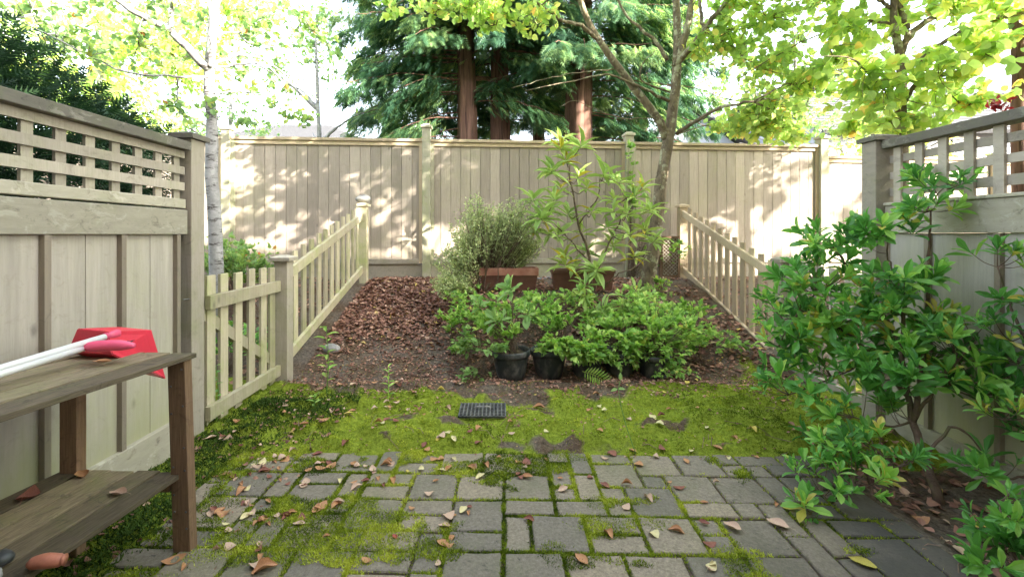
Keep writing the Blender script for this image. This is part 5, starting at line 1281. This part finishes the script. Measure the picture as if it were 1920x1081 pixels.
def leafpx(px, py, L, cn, label, **kw):
    Y = F * EYE / (py - 438); leafat((px - 935) * Y / F, Y, L, cn, label, **kw)
leafpx(1617, 1058, .085, 'olive yellow', "large olive yellow leaf lying on dark paving at bottom right", rz=.9, tilt=.05)
leafpx(1458, 984, .085, 'pinkish tan', "large pale pinkish leaf lying on paving left of the shrub tip", rz=.9, tilt=.08)
leafpx(1268, 997, .065, 'orange brown', "curled orange brown leaf on paving below the drain's right side", rz=1.2)
leafpx(1373, 990, .075, 'pinkish tan', "long tan leaf on paving left of the large pale pinkish leaf", rz=.6)
leafpx(1320, 943, .045, 'orange brown', "small orange leaf on paving right of the centre joint")
leafpx(1010, 769, .09, 'orange brown', "round orange leaf on the moss right of the drain grate", rz=1.5, tilt=.1)
leafpx(1223, 790, .075, 'pale yellow', "pale yellow leaf on the moss beside the thin bare sprout")
leafpx(1289, 731, .085, 'yellow', "bright yellow leaf on the moss right of the potted plants", v=0)
leafpx(1412, 827, .06, 'yellow', "yellow leaf on the moss near the right end of the paving")
leafpx(1345, 845, .055, 'orange brown', "orange brown leaf at the moss edge near the low bright bush")
leafpx(654, 796, .06, 'yellow', "bright yellow leaf on the moss left of the drain grate", v=0)
leafpx(992, 975, .05, 'dark red brown', "curled red brown leaf in the centre of the paving")
leafpx(900, 895, .06, 'pale yellow', "pale yellow leaf on the paving at the centre", v=0)
leafpx(850, 862, .06, 'pale yellow', "creamy folded leaf at the paving's far edge left of centre", v=2)
leafpx(828, 882, .05, 'pale yellow', "small cream leaf beside the folded leaf at the paving's far edge")
leafpx(1140, 1003, .06, 'orange brown', "tan leaf standing curled on mossy paving near the bottom centre")
leafpx(1090, 1050, .06, 'orange brown', "orange leaf on mossy paving at the bottom centre")
leafpx(497, 1068, .085, 'orange brown', "large crumpled brown leaf at the bottom edge left of centre", v=2)
leafpx(740, 1007, .03, 'crimson', "tiny crimson leaf alone on a paving block")
leafpx(325, 1052, .08, 'orange brown', "long orange leaf on the paving near the shelf leg", rz=2.2)
leafpx(535, 967, .055, 'dark red brown', "dark red leaf on the paving right of the shelf leg", rz=1.3)
# on the shelf
leafat(-1.40, 1.60, .055, 'orange brown', "orange brown leaf lying on the top shelf board", z=.80 - .002, rz=1.9, tilt=.1)
leafat(-1.36, 1.62, .07, 'pinkish tan', "flat tan leaf on the lower shelf near its right end", z=sh(1.62, .304, .354) + .002, rz=1.4, tilt=.05)
leafat(-1.66, 1.60, .10, 'dark red brown', "long dark dry leaf at the back of the lower shelf", z=sh(1.6, .304, .354) + .002, rz=.5, tilt=.05)
leafat(-1.62, 1.76, .07, 'orange brown', "curled orange leaf against the rear leg on the lower shelf", z=sh(1.76, .304, .354) + .004, tilt=.1)
leafat(-1.58, 1.36, .045, 'pale yellow', "small pale leaf on the middle of the lower shelf", z=sh(1.36, .304, .354) + .002, tilt=.1)
# in the bed at the right
leafpx(1725, 955, .09, 'orange brown', "large orange leaf on the dark soil under the big shrub", z=-.05)
LBL = {1670: 'left of the forked stem', 1760: 'at the forked stem foot', 1620: 'under the low bright bush', 1700: 'nearest the dark paving', 1655: 'at the soil edge by the paving', 1840: 'near the corner bush'}
for (px, py) in ((1670, 930), (1760, 905), (1620, 925), (1700, 975), (1655, 985), (1840, 965)):
    leafpx(px, py, .06, 'orange brown' if px % 20 else 'yellow', f"{'orange brown' if px % 20 else 'yellow'} leaf on dark soil under the right shrubs, {LBL[px]}", z=-.05)
cnt = 0
cols = ['orange brown'] * 8 + ['dark red brown'] * 5 + ['pinkish tan'] * 7 + ['yellow'] * 1 + ['pale yellow'] * 3 + ['orange brown'] * 1
while cnt < 262:
    px = random.uniform(330, 1460); py = random.uniform(722, 1075)
    if cnt % 5 < 2 and cnt > 3: px = lastp[0] + random.gauss(0, 16); py = min(1075, max(722, lastp[1] + random.gauss(0, 7)))
    lastp = (px, py)
    dn = 1.0 if px < 850 else .42 if px < 1250 else .2
    if py > 905: dn *= .55 if px < 620 else .22
    if 850 < px < 1350 and py < 735: continue
    Y = F * EYE / (py - 438); x = (px - 935) * Y / F
    if random.random() > dn * (2.8 / max(1, 1) * .36) or x < -1.75: continue
    if x < -1.2 and Y < 1.9: continue
    cn = random.choice(cols)
    where_ = ("moss left of the drain grate" if px < 880 else "moss right of the drain grate") if Y > 2.5 else ("paving in front of the wooden shelf" if x < -.75 else "mossy paving left of centre" if x < 0 else "paving right of centre")
    Lf = random.choice([.03, .035, .04, .045, .055, .06]); v = random.randrange(4)
    if Y > 3.35: w_ = "soil " + ("below left picket panel" if px < 560 else "below sloping left fence" if px < 700 else "left of the first pot" if px < 860 else "before the row of pots" if px < 1200 else "right of the row of pots")
    elif Y > 2.9: w_ = "moss " + ("near the tall left post" if px < 560 else "left of the small weeds" if px < 700 else "just left of the drain grate" if px < 870 else "level with the drain grate" if px < 1010 else "between grate and bare sprout" if px < 1170 else "right of the bare sprout")
    elif Y > 2.5: w_ = "moss by paving, " + ("leftmost stretch" if px < 560 else "left stretch" if px < 760 else "below the drain grate" if px < 960 else "below the bare sprout" if px < 1200 else "stretch by the low bush")
    elif Y > 2.1: w_ = "far paving rows, " + ("left mossy corner" if px < 560 else "left of centre" if px < 800 else "at the centre" if px < 1100 else "right of centre")
    else: w_ = "nearest paving rows, " + ("beside the shelf leg" if px < 560 else "left of centre" if px < 800 else "at the centre" if px < 1100 else "right of centre")
    sz = "tiny" if Lf < .037 else "small" if Lf < .05 else "larger"
    leafat(x, Y, Lf, cn, f"{sz if len(cn) + len(w_) < 52 else str()} {['curled', 'arched', 'cupped', 'flat'][v]} {cn} leaf on {w_}".strip(), v=v); cnt += 1
# gravel strip in the gateway at the back fence
mb = MB(); n_ = 1500
x = RNG.uniform(-1.75, 2.5, n_); y = Yb(x) - RNG.uniform(.02, .22, n_); z = hgt(x, y) + .004
O = np.array([[1, 0, 0], [-1, 0, 0], [0, 1, 0], [0, -1, 0], [0, 0, .7], [0, 0, -.7]], float)
Fo = [(0, 2, 4), (2, 1, 4), (1, 3, 4), (3, 0, 4), (2, 0, 5), (1, 2, 5), (3, 1, 5), (0, 3, 5)]
scatter(mb, (O, Fo), np.stack([x, y, z], -1), rdir(n_), rdir(n_), RNG.uniform(.008, .02, n_), 1.0, RNG.random(n_))
tag(mb.build('gravel', simple("blue grey gravel", (.30, .32, .36), .8, .5, 20), base=(0, 6.3, .6)), "blue grey gravel strip along the back fence foot", "gravel", kind='stuff')
for o in bpy.data.objects:
    if 'label' in o and len(o['label'].split()) > 16: o['label'] = ' '.join(o['label'].replace('dark red brown', 'russet').replace('the ', '').split()[:16])
    if "_b" in o: del o["_b"]
